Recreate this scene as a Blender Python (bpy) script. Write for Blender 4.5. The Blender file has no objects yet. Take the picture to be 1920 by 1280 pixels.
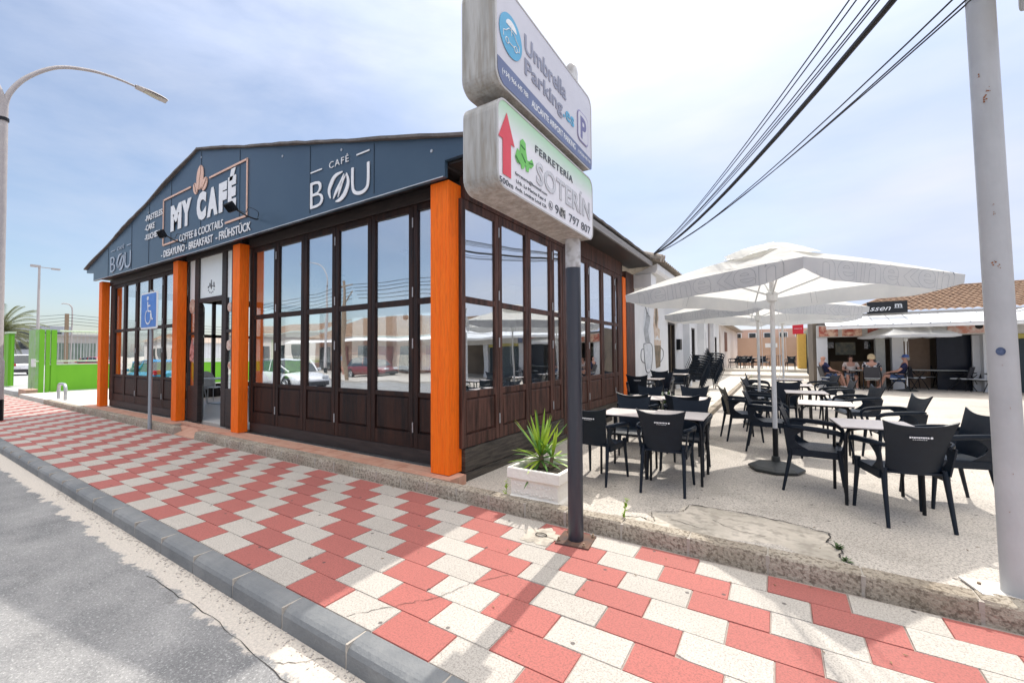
import bpy, math, random
from mathutils import Vector, Matrix
random.seed(7)
PI = math.pi; D = math.radians
sc = bpy.context.scene
col = sc.collection
# ------------------------------------------------------------------ camera
YAW, PITCH, ROLL = math.radians(32.23), math.radians(1.65), math.radians(-0.37)
cam_d = bpy.data.cameras.new('camera')
cam_d.sensor_width = 36; cam_d.lens = 785/1920*36
cam_d.clip_start = .05; cam_d.clip_end = 3000
cam = bpy.data.objects.new('camera', cam_d); col.objects.link(cam)
f_ = Vector((-math.sin(YAW)*math.cos(PITCH), math.cos(YAW)*math.cos(PITCH), math.sin(PITCH)))
r_ = Vector((math.cos(YAW), math.sin(YAW), 0)); u_ = r_.cross(f_)
rr = r_*math.cos(ROLL)+u_*math.sin(ROLL); uu = -r_*math.sin(ROLL)+u_*math.cos(ROLL)
cam.matrix_world = Matrix(((rr.x,uu.x,-f_.x,0),(rr.y,uu.y,-f_.y,0),(rr.z,uu.z,-f_.z,1.55),(0,0,0,1)))
sc.camera = cam
# ------------------------------------------------------------------ sky, sun, exposure
SUN_EL = math.radians(57)
w = bpy.data.worlds.new('World'); sc.world = w; w.use_nodes = True
nt = w.node_tree; nt.nodes.clear()
def N(nt, t, **k):
    n = nt.nodes.new(t)
    for a, b in k.items():
        if a.startswith('i_'): n.inputs[a[2:].replace('_', ' ')].default_value = b
        else: setattr(n, a, b)
    return n
out = N(nt, 'ShaderNodeOutputWorld'); bg = N(nt, 'ShaderNodeBackground')
sky = N(nt, 'ShaderNodeTexSky'); sky.sky_type = 'NISHITA'; sky.sun_disc = False
sky.sun_elevation = SUN_EL; sky.sun_rotation = math.radians(-2); sky.air_density = 1.0; sky.dust_density = 1.5; sky.ozone_density = 1.5
tc = N(nt, 'ShaderNodeTexCoord'); mp = N(nt, 'ShaderNodeMapping'); mp.inputs['Scale'].default_value = (1.0, 1.5, 3.6); mp.inputs['Rotation'].default_value = (0.2, .15, 0.5)
no = N(nt, 'ShaderNodeTexNoise', i_Scale=1.5, i_Detail=7.0, i_Roughness=.58, i_Distortion=.25)
sep = N(nt, 'ShaderNodeSeparateXYZ')
L = nt.links.new
L(tc.outputs['Generated'], mp.inputs['Vector']); L(mp.outputs[0], no.inputs['Vector']); L(tc.outputs['Generated'], sep.inputs[0])
def MA(nt, op, a, b=None, c=None, clamp=False):
    n = nt.nodes.new('ShaderNodeMath'); n.operation = op; n.use_clamp = clamp
    for i, v in enumerate((a, b, c)):
        if v is None: continue
        if isinstance(v, (int, float)): n.inputs[i].default_value = v
        else: nt.links.new(v, n.inputs[i])
    return n.outputs[0]
xx = MA(nt, 'MULTIPLY', sep.outputs[0], .6)
zz = MA(nt, 'MULTIPLY', sep.outputs[2], .25)
m1 = MA(nt, 'ADD', MA(nt, 'MULTIPLY', no.outputs['Fac'], 1.5), xx)
m1 = MA(nt, 'ADD', m1, zz)
m1 = MA(nt, 'ADD', m1, -.02, clamp=True)
m1 = MA(nt, 'MULTIPLY', m1, .93)
ccol = N(nt, 'ShaderNodeMix', data_type='RGBA')
ccol.inputs[6].default_value = (3.4, 4.1, 5.8, 1); ccol.inputs[7].default_value = (5.25, 5.35, 5.75, 1)
n2 = N(nt, 'ShaderNodeTexNoise', i_Scale=2.3, i_Detail=5.0); L(mp.outputs[0], n2.inputs['Vector'])
L(MA(nt, 'ADD', MA(nt, 'MULTIPLY', n2.outputs['Fac'], 1.9), -.5, clamp=True), ccol.inputs[0])
# sky overhead, out of view, brightened and warmed to fill the shade
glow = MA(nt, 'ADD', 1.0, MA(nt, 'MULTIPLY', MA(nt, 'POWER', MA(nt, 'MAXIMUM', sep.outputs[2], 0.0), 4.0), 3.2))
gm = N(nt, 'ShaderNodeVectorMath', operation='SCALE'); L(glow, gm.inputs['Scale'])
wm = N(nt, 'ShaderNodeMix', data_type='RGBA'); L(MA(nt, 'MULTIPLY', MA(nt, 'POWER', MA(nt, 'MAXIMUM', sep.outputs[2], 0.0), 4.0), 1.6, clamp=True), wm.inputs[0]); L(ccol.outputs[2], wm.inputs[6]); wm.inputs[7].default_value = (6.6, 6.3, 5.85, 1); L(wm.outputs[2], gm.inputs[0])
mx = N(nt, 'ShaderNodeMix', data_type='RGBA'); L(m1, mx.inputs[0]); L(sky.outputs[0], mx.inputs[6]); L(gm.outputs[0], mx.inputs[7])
bg.inputs['Strength'].default_value = .085
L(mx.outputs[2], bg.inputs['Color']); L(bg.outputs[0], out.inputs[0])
sd = bpy.data.lights.new('sun', 'SUN'); sd.energy = 1.8; sd.angle = math.radians(.6); sd.color = (1, .95, .87)
sun = bpy.data.objects.new('sun', sd); col.objects.link(sun)
sun.rotation_euler = Vector((.04*.84, -math.cos(SUN_EL)*1.0, -math.sin(SUN_EL))).to_track_quat('-Z', 'Y').to_euler()
vs = sc.view_settings; vs.view_transform = 'Standard'; vs.look = 'None'; vs.gamma = 1; vs.exposure = 1.02
# ------------------------------------------------------------------ materials
MATS = {}
def pm(name, c1, c2=None, scale=8, rough=.6, bump=0, bscale=None, metal=0, stretch=(1, 1, 1), detail=5, spec=.5, c3=None, s3=60, f3=.5, contrast=1.0, transl=0, coat=0):
    """procedural principled: base colour = noise mix of c1,c2, plus a fine speckle to c3"""
    if name in MATS: return MATS[name]
    m = bpy.data.materials.new(name); m.use_nodes = True; t = m.node_tree; l = t.links.new
    b = t.nodes['Principled BSDF']; b.inputs['Roughness'].default_value = rough; b.inputs['Metallic'].default_value = metal
    b.inputs['Specular IOR Level'].default_value = spec; b.inputs['Coat Weight'].default_value = coat
    if c2 is None: c2 = tuple(x*.86 for x in c1)
    tcn = N(t, 'ShaderNodeTexCoord'); mpn = N(t, 'ShaderNodeMapping'); mpn.inputs['Scale'].default_value = stretch
    l(tcn.outputs['Object'], mpn.inputs[0])
    n = N(t, 'ShaderNodeTexNoise', i_Scale=float(scale), i_Detail=float(detail), i_Roughness=.6); l(mpn.outputs[0], n.inputs['Vector'])
    f = MA(t, 'ADD', MA(t, 'MULTIPLY', MA(t, 'SUBTRACT', n.outputs['Fac'], .5), 2.6*contrast), .5, clamp=True)
    mixn = N(t, 'ShaderNodeMix', data_type='RGBA'); l(f, mixn.inputs[0])
    mixn.inputs[6].default_value = (*c1, 1); mixn.inputs[7].default_value = (*c2, 1)
    colr = mixn.outputs[2]
    if c3 is not None:
        nn = N(t, 'ShaderNodeTexNoise', i_Scale=float(s3), i_Detail=2.0, i_Roughness=.7); l(mpn.outputs[0], nn.inputs['Vector'])
        ff = MA(t, 'MULTIPLY', MA(t, 'ADD', MA(t, 'MULTIPLY', MA(t, 'SUBTRACT', nn.outputs['Fac'], .52), 7.0), .3, clamp=True), f3)
        m3 = N(t, 'ShaderNodeMix', data_type='RGBA'); l(ff, m3.inputs[0]); l(colr, m3.inputs[6]); m3.inputs[7].default_value = (*c3, 1)
        colr = m3.outputs[2]
    l(colr, b.inputs['Base Color'])
    rv = MA(t, 'ADD', MA(t, 'MULTIPLY', n.outputs['Fac'], .2), rough-.1, clamp=True); l(rv, b.inputs['Roughness'])
    if bump:
        bn = N(t, 'ShaderNodeTexNoise', i_Scale=float(bscale or scale*4), i_Detail=4.0); l(mpn.outputs[0], bn.inputs['Vector'])
        bb = N(t, 'ShaderNodeBump', i_Strength=float(bump), i_Distance=.02); l(bn.outputs['Fac'], bb.inputs['Height']); l(bb.outputs[0], b.inputs['Normal'])
    if transl:
        tr = N(t, 'ShaderNodeBsdfTranslucent'); l(colr, tr.inputs['Color']); ms = N(t, 'ShaderNodeMixShader'); ms.inputs[0].default_value = transl
        l(b.outputs[0], ms.inputs[1]); l(tr.outputs[0], ms.inputs[2]); l(ms.outputs[0], t.nodes['Material Output'].inputs[0])
    MATS[name] = m
    return m
def emit(name, c, s):
    m = bpy.data.materials.new(name); m.use_nodes = True; b = m.node_tree.nodes['Principled BSDF']
    b.inputs['Base Color'].default_value = (*c, 1); b.inputs['Emission Color'].default_value = (*c, 1); b.inputs['Emission Strength'].default_value = s
    MATS[name] = m; return m
def glass_mat(name, tint, base, power=4.0, tilt=0.0):
    m = bpy.data.materials.new(name); m.use_nodes = True; t = m.node_tree; t.nodes.clear(); l = t.links.new
    o = N(t, 'ShaderNodeOutputMaterial'); ms = N(t, 'ShaderNodeMixShader'); tr = N(t, 'ShaderNodeBsdfTransparent'); gl = N(t, 'ShaderNodeBsdfGlossy')
    tr.inputs[0].default_value = (*tint, 1); gl.inputs['Roughness'].default_value = 0.0; gl.inputs[0].default_value = (.95, .97, 1, 1)
    lw = N(t, 'ShaderNodeLayerWeight'); lw.inputs[0].default_value = .5
    f = MA(t, 'ADD', MA(t, 'MULTIPLY', MA(t, 'POWER', lw.outputs['Facing'], power), 1-base), base, clamp=True)
    geo = N(t, 'ShaderNodeTexCoord'); n = N(t, 'ShaderNodeTexNoise', i_Scale=1.2, i_Detail=1.0); l(geo.outputs['Object'], n.inputs['Vector'])
    bp = N(t, 'ShaderNodeBump', i_Strength=.07, i_Distance=.05); l(n.outputs['Fac'], bp.inputs['Height']); l(bp.outputs[0], gl.inputs['Normal'])
    n4 = N(t, 'ShaderNodeTexNoise', i_Scale=3.0, i_Detail=5.0); l(geo.outputs['Object'], n4.inputs['Vector']); l(MA(t, 'MULTIPLY', MA(t, 'SUBTRACT', n4.outputs['Fac'], .5, clamp=True), .16), gl.inputs['Roughness'])
    l(f, ms.inputs[0]); l(tr.outputs[0], ms.inputs[1]); l(gl.outputs[0], ms.inputs[2]); l(ms.outputs[0], o.inputs[0])
    MATS[name] = m; return m
GLASS = glass_mat('window_glass', (.9, .94, .95), .48)
CARGLASS = pm('car_glass', (.02, .03, .035), rough=.05, spec=.9)
BLACKP = pm('black_plastic', (.0025, .0075, .017), (.004, .011, .022), 20, rough=.36, bump=.15, bscale=300, spec=.3)
BLACKM = pm('black_metal', (.006, .008, .012), rough=.42, spec=.3)
WPLAST = pm('white_plastic', (.75, .78, .8), rough=.35)
TOPM = pm('table_laminate', (.62, .56, .53), (.7, .64, .61), 30, rough=.35, c3=(.5, .44, .42), s3=200, f3=.3)
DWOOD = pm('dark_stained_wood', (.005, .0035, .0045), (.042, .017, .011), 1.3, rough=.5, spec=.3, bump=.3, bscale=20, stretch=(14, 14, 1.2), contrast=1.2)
DWOODS = pm('dark_side_wood', (.022, .011, .009), (.13, .06, .045), 1.3, rough=.55, spec=.3, bump=.35, bscale=20, stretch=(14, 14, 1.2), contrast=1.2)  # lighter, browner wood for the cafe side wall
DWOODH = pm('dark_base_board', (.012, .01, .011), (.04, .03, .028), 3, rough=.5, bump=.3, bscale=20, stretch=(1.2, 1.2, 14), contrast=1.3)
ORANGE = pm('orange_painted_timber', (1.0, .2, .008), (.96, .15, .006), 3, rough=.55, spec=.25, bump=.5, bscale=14, stretch=(9, 9, .6), c3=(.35, .07, .01), s3=7, f3=.22)
FASCIA = pm('slate_blue_cladding', (.034, .068, .112), (.045, .084, .13), 1.2, rough=.36, bump=.03)
LETW = pm('white_lettering', (.85, .86, .88), rough=.5)
LETP = pm('peach_lettering', (.8, .52, .4), rough=.5)
ROOFM = pm('grey_roof_felt', (.1, .09, .085), (.17, .15, .14), 6, rough=.9, bump=.8, bscale=25)
STEEL = pm('galvanised_steel', (.5, .52, .54), (.4, .42, .44), 14, rough=.45, metal=.5)
GREYP = pm('grey_painted_post', (.36, .33, .33), (.42, .39, .38), 8, rough=.5)
CONC = pm('kerb_concrete', (.3, .255, .2), (.46, .41, .34), 2.2, rough=.95, bump=.8, bscale=45, c3=(.12, .095, .07), s3=38, f3=.7, spec=.2)
SKERB = pm('street_kerb_concrete', (.13, .14, .15), (.24, .245, .245), 1.6, rough=.8, bump=.3, bscale=50, c3=(.14, .15, .16), s3=9, f3=.35)
MORTAR = pm('mortar', (.42, .38, .33), rough=.95, bump=.3)
WHITEW = pm('white_render_wall', (.74, .75, .76), (.66, .67, .68), 1.0, rough=.85, bump=.15, bscale=30, c3=(.5, .5, .48), s3=2.2, f3=.12)
WHITEP = pm('white_paint', (.78, .78, .77), (.7, .7, .7), 5, rough=.5)
GREENP = pm('lime_green_paint', (.16, .45, .03), (.13, .39, .025), 1.2, rough=.55, spec=.25, stretch=(1, 1, .4))
CABLE = pm('black_cable', (.01, .01, .012), rough=.6)
TERRA = pm('terracotta_tiles', (.45, .22, .15), (.55, .33, .24), 5, rough=.8, bump=.3, bscale=30)
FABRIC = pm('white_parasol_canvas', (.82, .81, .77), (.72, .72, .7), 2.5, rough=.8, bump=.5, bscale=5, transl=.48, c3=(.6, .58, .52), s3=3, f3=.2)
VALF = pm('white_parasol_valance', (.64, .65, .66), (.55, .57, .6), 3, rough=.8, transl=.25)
OUTL = pm('grey_outline_print', (.2, .24, .3), rough=.8)
DARKIN = pm('dark_interior', (.02, .02, .022), rough=.9)
LEAF = pm('yucca_leaf', (.15, .3, .02), (.42, .55, .06), 3, rough=.4, transl=.25)
LEAFD = pm('dark_leaf', (.05, .1, .03), (.1, .16, .05), 5, rough=.5, transl=.15)
PALML = pm('palm_frond_leaf', (.11, .13, .05), (.19, .2, .09), 3, rough=.6, transl=.15)
BARK = pm('bark', (.2, .14, .09), (.3, .22, .15), 10, rough=.9, bump=.5)
RUBBER = pm('rubber', (.012, .012, .013), rough=.8)
# ------------------------------------------------------------------ mesh builder
class MB:
    def __init__(s): s.v = []; s.f = []; s.mi = []; s.M = None; s.cur = 0
    def V(s, p):
        p = Vector(p)
        if s.M is not None: p = s.M @ p
        s.v.append(p); return len(s.v)-1
    def F(s, idx): s.f.append(idx); s.mi.append(s.cur)
    def box(s, x0, y0, z0, x1, y1, z1, R=None):
        c = [(x0,y0,z0),(x1,y0,z0),(x1,y1,z0),(x0,y1,z0),(x0,y0,z1),(x1,y0,z1),(x1,y1,z1),(x0,y1,z1)]
        if R is not None: c = [R @ Vector(p) for p in c]
        i = [s.V(p) for p in c]
        for q in ((3,2,1,0),(4,5,6,7),(0,1,5,4),(1,2,6,5),(2,3,7,6),(3,0,4,7)): s.F([i[k] for k in q])
        return s
    def tube(s, pts, r, n=8, cap=True, squash=None):
        pts = [Vector(p) for p in pts]; m = len(pts)
        rs = r if isinstance(r, (list, tuple)) else [r]*m
        up = None; rings = []
        for i, p in enumerate(pts):
            d = (pts[min(i+1, m-1)]-pts[max(i-1, 0)])
            if d.length < 1e-9: d = Vector((0, 0, 1))
            d.normalize()
            if up is None:
                a = Vector((0, 0, 1)) if abs(d.z) < .9 else Vector((1, 0, 0))
                up = (a-d*a.dot(d)).normalized()
            else:
                up = (up-d*up.dot(d))
                up = up.normalized() if up.length > 1e-6 else Vector((1, 0, 0))
            b = d.cross(up); k = squash or 1
            rings.append([s.V(p+up*math.cos(2*PI*j/n)*rs[i]+b*math.sin(2*PI*j/n)*rs[i]*k) for j in range(n)])
        for i in range(m-1):
            for j in range(n): s.F([rings[i][j], rings[i][(j+1) % n], rings[i+1][(j+1) % n], rings[i+1][j]])
        if cap: s.F(rings[0][::-1]); s.F(rings[-1])
        return s
    def lathe(s, prof, c=(0, 0, 0), n=24, axis='Z'):
        c = Vector(c); rings = []
        for r, z in prof:
            row = []
            for j in range(n):
                a = 2*PI*j/n; x, y = r*math.cos(a), r*math.sin(a)
                p = {'Z': (x, y, z), 'X': (z, x, y), 'Y': (x, z, y)}[axis]
                row.append(s.V(c+Vector(p)))
            rings.append(row)
        for i in range(len(rings)-1):
            for j in range(n): s.F([rings[i][j], rings[i][(j+1) % n], rings[i+1][(j+1) % n], rings[i+1][j]])
        s.F(rings[0][::-1]); s.F(rings[-1])
        return s
    def prism(s, poly, ext):
        ext = Vector(ext); a = [s.V(p) for p in poly]; b = [s.V(Vector(p)+ext) for p in poly]; n = len(poly)
        s.F(a[::-1]); s.F(b)
        for i in range(n): s.F([a[i], a[(i+1) % n], b[(i+1) % n], b[i]])
        return s
    def grid(s, fn, nu, nv, thick=0):
        """surface fn(u,v)->point; thick makes it a closed shell"""
        P = [[Vector(fn(i/nu, j/nv)) for j in range(nv+1)] for i in range(nu+1)]
        I = [[s.V(p) for p in row] for row in P]
        for i in range(nu):
            for j in range(nv): s.F([I[i][j], I[i+1][j], I[i+1][j+1], I[i][j+1]])
        if thick:
            K = []
            for i in range(nu+1):
                row = []
                for j in range(nv+1):
                    du = P[min(i+1, nu)][j]-P[max(i-1, 0)][j]; dv = P[i][min(j+1, nv)]-P[i][max(j-1, 0)]
                    nn = du.cross(dv); nn = nn.normalized() if nn.length > 1e-9 else Vector((0, 0, 1))
                    row.append(s.V(P[i][j]-nn*thick))
                K.append(row)
            for i in range(nu):
                for j in range(nv): s.F([K[i][j], K[i][j+1], K[i+1][j+1], K[i+1][j]])
            for i in range(nu):
                s.F([I[i][0], K[i][0], K[i+1][0], I[i+1][0]]); s.F([I[i][nv], I[i+1][nv], K[i+1][nv], K[i][nv]])
            for j in range(nv):
                s.F([I[0][j], I[0][j+1], K[0][j+1], K[0][j]]); s.F([I[nu][j], K[nu][j], K[nu][j+1], I[nu][j+1]])
        return s
    def build(s, name, mat, parent=None, smooth=False, bev=0, fix=True):
        me = bpy.data.meshes.new(name); me.from_pydata([tuple(p) for p in s.v], [], s.f)
        mats = mat if isinstance(mat, (list, tuple)) else [mat]
        for m in mats: me.materials.append(m)
        if len(mats) > 1: me.polygons.foreach_set('material_index', s.mi)
        if smooth:
            me.polygons.foreach_set('use_smooth', [True]*len(me.polygons))
            try: me.set_sharp_from_angle(angle=math.radians(40))
            except Exception: pass
        me.update()
        o = bpy.data.objects.new(name, me); col.objects.link(o)
        if fix:
            import bmesh
            bm = bmesh.new(); bm.from_mesh(me); bmesh.ops.recalc_face_normals(bm, faces=bm.faces); bm.to_mesh(me); bm.free()
        if parent is not None: o.parent = parent
        if bev:
            md = o.modifiers.new('bevel', 'BEVEL'); md.width = bev; md.segments = 2; md.limit_method = 'ANGLE'; md.angle_limit = math.radians(40)
        return o
def tag(o, label=None, cat=None, group=None, kind=None):
    if label: o['label'] = label
    if cat: o['category'] = cat
    if group: o['group'] = group
    if kind: o['kind'] = kind
    return o
def thing(name, label, cat, loc=(0, 0, 0), rz=0, group=None):
    o = bpy.data.objects.new(name, None); col.objects.link(o); o.location = loc; o.rotation_euler = (0, 0, rz); o.empty_display_size = .1
    return tag(o, label, cat, group)
def struct(name, mb, mat, **k):
    o = mb.build(name, mat, **k); return tag(o, kind='structure')
def dup(root, loc, rz=0, label=None, group=None, sc_=None):
    kids = {}
    for o in list(col.objects):
        if o.parent: kids.setdefault(o.parent.name, []).append(o)
    def cp(o, par):
        c = o.copy(); col.objects.link(c)
        if par is not None: c.parent = par
        for ch in kids.get(o.name, []): cp(ch, c)
        return c
    r = cp(root, None); r.location = loc; r.rotation_euler = (0, 0, rz)
    if sc_: r.scale = sc_
    if label: r['label'] = label
    if group: r['group'] = group
    return r
ID3 = Matrix.Identity(3)
FRONT = Matrix(((1, 0, 0), (0, 0, -1), (0, 1, 0)))        # text upright, facing -Y
EAST = Matrix(((0, 0, 1), (1, 0, 0), (0, 1, 0)))          # text upright, facing +X
WEST = Matrix(((0, 0, -1), (-1, 0, 0), (0, 1, 0)))
NORTH = Matrix(((-1, 0, 0), (0, 0, 1), (0, 1, 0)))
def text(s, mat, parent, loc, R=FRONT, w=None, h=None, ext=.004, bold=0, name='lettering', outline=0, shear=0, spacing=1.0, align='L'):
    """loc is the lower left corner of the first letter; w,h are the overall width and height"""
    c = bpy.data.curves.new(name, 'FONT'); c.body = s; c.size = 1; c.offset = bold; c.shear = shear; c.space_character = spacing; c.resolution_u = 3
    if outline:
        c.fill_mode = 'NONE'; c.bevel_depth = outline; c.bevel_resolution = 0
    else: c.extrude = ext
    o = bpy.data.objects.new('tmp', c); col.objects.link(o); bpy.context.view_layer.update()
    dg = bpy.context.evaluated_depsgraph_get(); me = bpy.data.meshes.new_from_object(o.evaluated_get(dg))
    bpy.data.objects.remove(o)
    xs = [v.co.x for v in me.vertices]; ys = [v.co.y for v in me.vertices]
    if not xs: return None
    x0, x1, y0, y1 = min(xs), max(xs), min(ys), max(ys)
    sx = (w/(x1-x0)) if w else None; sy = (h/(y1-y0)) if h else None
    sx = sx or sy; sy = sy or sx
    off = -(x1-x0)*sx/2 if align == 'C' else 0
    for v in me.vertices:
        v.co = R @ Vector(((v.co.x-x0)*sx+off, (v.co.y-y0)*sy, v.co.z if not outline else v.co.z)) + Vector(loc)
    me.name = name; me.materials.clear(); me.materials.append(mat)
    ob = bpy.data.objects.new(name, me); col.objects.link(ob)
    if parent is not None: ob.parent = parent
    return ob
def RZ(a, c=(0, 0, 0)):
    return Matrix.Translation(c) @ Matrix.Rotation(a, 4, 'Z') @ Matrix.Translation(-Vector(c))
def smooth_path(pts, n=6):
    P = [Vector(p) for p in pts]; o = []
    for i in range(len(P)-1):
        a, b, c, d = P[max(i-1, 0)], P[i], P[i+1], P[min(i+2, len(P)-1)]
        for k in range(n):
            t = k/n; o.append(.5*((2*b)+(c-a)*t+(2*a-5*b+4*c-d)*t*t+(3*b-a-3*c+d)*t**3))
    o.append(P[-1]); return o
# ================================================================== SETTING
def asphalt():
    m = bpy.data.materials.new('worn_asphalt'); m.use_nodes = True; t = m.node_tree; l = t.links.new; b = t.nodes['Principled BSDF']
    g = N(t, 'ShaderNodeTexCoord'); sp = N(t, 'ShaderNodeSeparateXYZ'); l(g.outputs['Object'], sp.inputs[0])
    n1 = N(t, 'ShaderNodeTexNoise', i_Scale=1.5, i_Detail=8.0, i_Roughness=.7); l(g.outputs['Object'], n1.inputs['Vector'])
    n2 = N(t, 'ShaderNodeTexNoise', i_Scale=62.0, i_Detail=3.0, i_Roughness=.8); l(g.outputs['Object'], n2.inputs['Vector'])
    n3 = N(t, 'ShaderNodeTexNoise', i_Scale=3.2, i_Detail=9.0, i_Roughness=.72); l(g.outputs['Object'], n3.inputs['Vector'])
    vo = N(t, 'ShaderNodeTexVoronoi', i_Scale=160.0); l(g.outputs['Object'], vo.inputs['Vector'])
    a = N(t, 'ShaderNodeMix', data_type='RGBA'); a.inputs[6].default_value = (.13, .132, .137, 1); a.inputs[7].default_value = (.32, .315, .31, 1)
    l(MA(t, 'ADD', MA(t, 'MULTIPLY', n1.outputs[0], 2.2), -.6, clamp=True), a.inputs[0])
    s1 = N(t, 'ShaderNodeMix', data_type='RGBA'); l(a.outputs[2], s1.inputs[6]); s1.inputs[7].default_value = (.62, .62, .6, 1)
    l(MA(t, 'MULTIPLY', MA(t, 'ADD', MA(t, 'MULTIPLY', n2.outputs[0], 6.0), -3.2, clamp=True), .65), s1.inputs[0])
    s2 = N(t, 'ShaderNodeMix', data_type='RGBA'); l(s1.outputs[2], s2.inputs[6]); s2.inputs[7].default_value = (.05, .05, .055, 1)
    l(MA(t, 'MULTIPLY', MA(t, 'ADD', MA(t, 'MULTIPLY', vo.outputs['Color'], 1.0), -.62, clamp=True), 1.5), s2.inputs[0])
    n5 = N(t, 'ShaderNodeTexNoise', i_Scale=2.6, i_Detail=7.0, i_Roughness=.75); l(g.outputs['Object'], n5.inputs['Vector'])
    s0 = N(t, 'ShaderNodeMix', data_type='RGBA'); l(s2.outputs[2], s0.inputs[6]); s0.inputs[7].default_value = (.07, .065, .06, 1)
    l(MA(t, 'MULTIPLY', MA(t, 'ADD', MA(t, 'MULTIPLY', n5.outputs[0], 7.0), -4.3, clamp=True), .6), s0.inputs[0]); s2 = s0
    # sandy cement gutter along the kerb with a ragged edge
    e = MA(t, 'ADD', sp.outputs[1], MA(t, 'MULTIPLY', MA(t, 'SUBTRACT', n3.outputs[0], .5), .42))
    fg = MA(t, 'MULTIPLY', MA(t, 'SUBTRACT', e, 1.25), 40.0, clamp=True)
    gc = N(t, 'ShaderNodeMix', data_type='RGBA'); gc.inputs[6].default_value = (.62, .56, .49, 1); gc.inputs[7].default_value = (.36, .33, .3, 1)
    l(MA(t, 'ADD', MA(t, 'MULTIPLY', n2.outputs[0], 2.4), -.9, clamp=True), gc.inputs[0])
    s3 = N(t, 'ShaderNodeMix', data_type='RGBA'); l(fg, s3.inputs[0]); l(s2.outputs[2], s3.inputs[6]); l(gc.outputs[2], s3.inputs[7])
    l(s3.outputs[2], b.inputs['Base Color']); b.inputs['Roughness'].default_value = .85
    bp = N(t, 'ShaderNodeBump', i_Strength=.9, i_Distance=.006); l(n2.outputs[0], bp.inputs['Height']); l(bp.outputs[0], b.inputs['Normal'])
    return m
ASPH = asphalt()
mb = MB()
struct('ground', MB().box(-900, -900, -.6, 900, 900, -.2), pm('dusty_ground', (.42, .38, .32), (.5, .46, .4), .5, rough=.95))
struct('road', MB().box(-160, -9.2, -.19, 60, 1.5, -.13), ASPH)
# car park asphalt beyond the green fence
struct('car_park', MB().box(-160, 4.0, -.19, -25.0, 40, .0), pm('pale_asphalt', (.36, .36, .36), (.45, .45, .45), 1, rough=.9, c3=(.25, .25, .25), s3=60))
# ---- pavement: individual concrete tiles
def tile_mat(name, c, cd, sp, spk=90.0, spf=.75, con=1.5):
    m = bpy.data.materials.new(name); m.use_nodes = True; t = m.node_tree; l = t.links.new; b = t.nodes['Principled BSDF']
    at = N(t, 'ShaderNodeAttribute', attribute_name='tone'); g = N(t, 'ShaderNodeTexCoord')
    n = N(t, 'ShaderNodeTexNoise', i_Scale=1.4, i_Detail=6.0, i_Roughness=.65); l(g.outputs['Object'], n.inputs['Vector'])
    n2 = N(t, 'ShaderNodeTexNoise', i_Scale=spk, i_Detail=3.0, i_Roughness=.85); l(g.outputs['Object'], n2.inputs['Vector'])
    n3 = N(t, 'ShaderNodeTexNoise', i_Scale=14.0, i_Detail=5.0, i_Roughness=.7); l(g.outputs['Object'], n3.inputs['Vector'])
    a = N(t, 'ShaderNodeMix', data_type='RGBA'); a.inputs[6].default_value = (*c, 1); a.inputs[7].default_value = (*cd, 1)
    k = MA(t, 'ADD', MA(t, 'MULTIPLY', MA(t, 'SUBTRACT', n.outputs[0], .5), con), at.outputs['Fac'])
    k = MA(t, 'ADD', k, MA(t, 'MULTIPLY', MA(t, 'SUBTRACT', n3.outputs[0], .5), .8), clamp=True); l(k, a.inputs[0])
    s1 = N(t, 'ShaderNodeMix', data_type='RGBA'); l(a.outputs[2], s1.inputs[6]); s1.inputs[7].default_value = (*sp, 1)
    l(MA(t, 'MULTIPLY', MA(t, 'ADD', MA(t, 'MULTIPLY', n2.outputs[0], 6.5), -3.0, clamp=True), spf), s1.inputs[0])
    vo = N(t, 'ShaderNodeTexVoronoi', i_Scale=1.7, voronoi_dimensions='2D'); vo.inputs['Randomness'].default_value = 1; l(g.outputs['Object'], vo.inputs['Vector'])
    s2 = N(t, 'ShaderNodeMix', data_type='RGBA'); l(s1.outputs[2], s2.inputs[6]); s2.inputs[7].default_value = (.06, .05, .05, 1)
    l(MA(t, 'MULTIPLY', MA(t, 'MULTIPLY', MA(t, 'SUBTRACT', .024, vo.outputs['Distance']), 200.0, clamp=True), .8), s2.inputs[0])
    l(s2.outputs[2], b.inputs['Base Color']); b.inputs['Roughness'].default_value = .75
    bp = N(t, 'ShaderNodeBump', i_Strength=.5, i_Distance=.003); l(n2.outputs[0], bp.inputs['Height']); l(bp.outputs[0], b.inputs['Normal'])
    return m
TR = tile_mat('red_paving', (.42, .125, .105), (.35, .105, .09), (.19, .075, .065))
TW = tile_mat('white_paving', (.52, .48, .43), (.41, .38, .34), (.22, .2, .18))
tm = MB(); tones = []
rnd = random.Random(3)
Y0, PY, PX = 1.595, .2305, .4325
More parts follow.
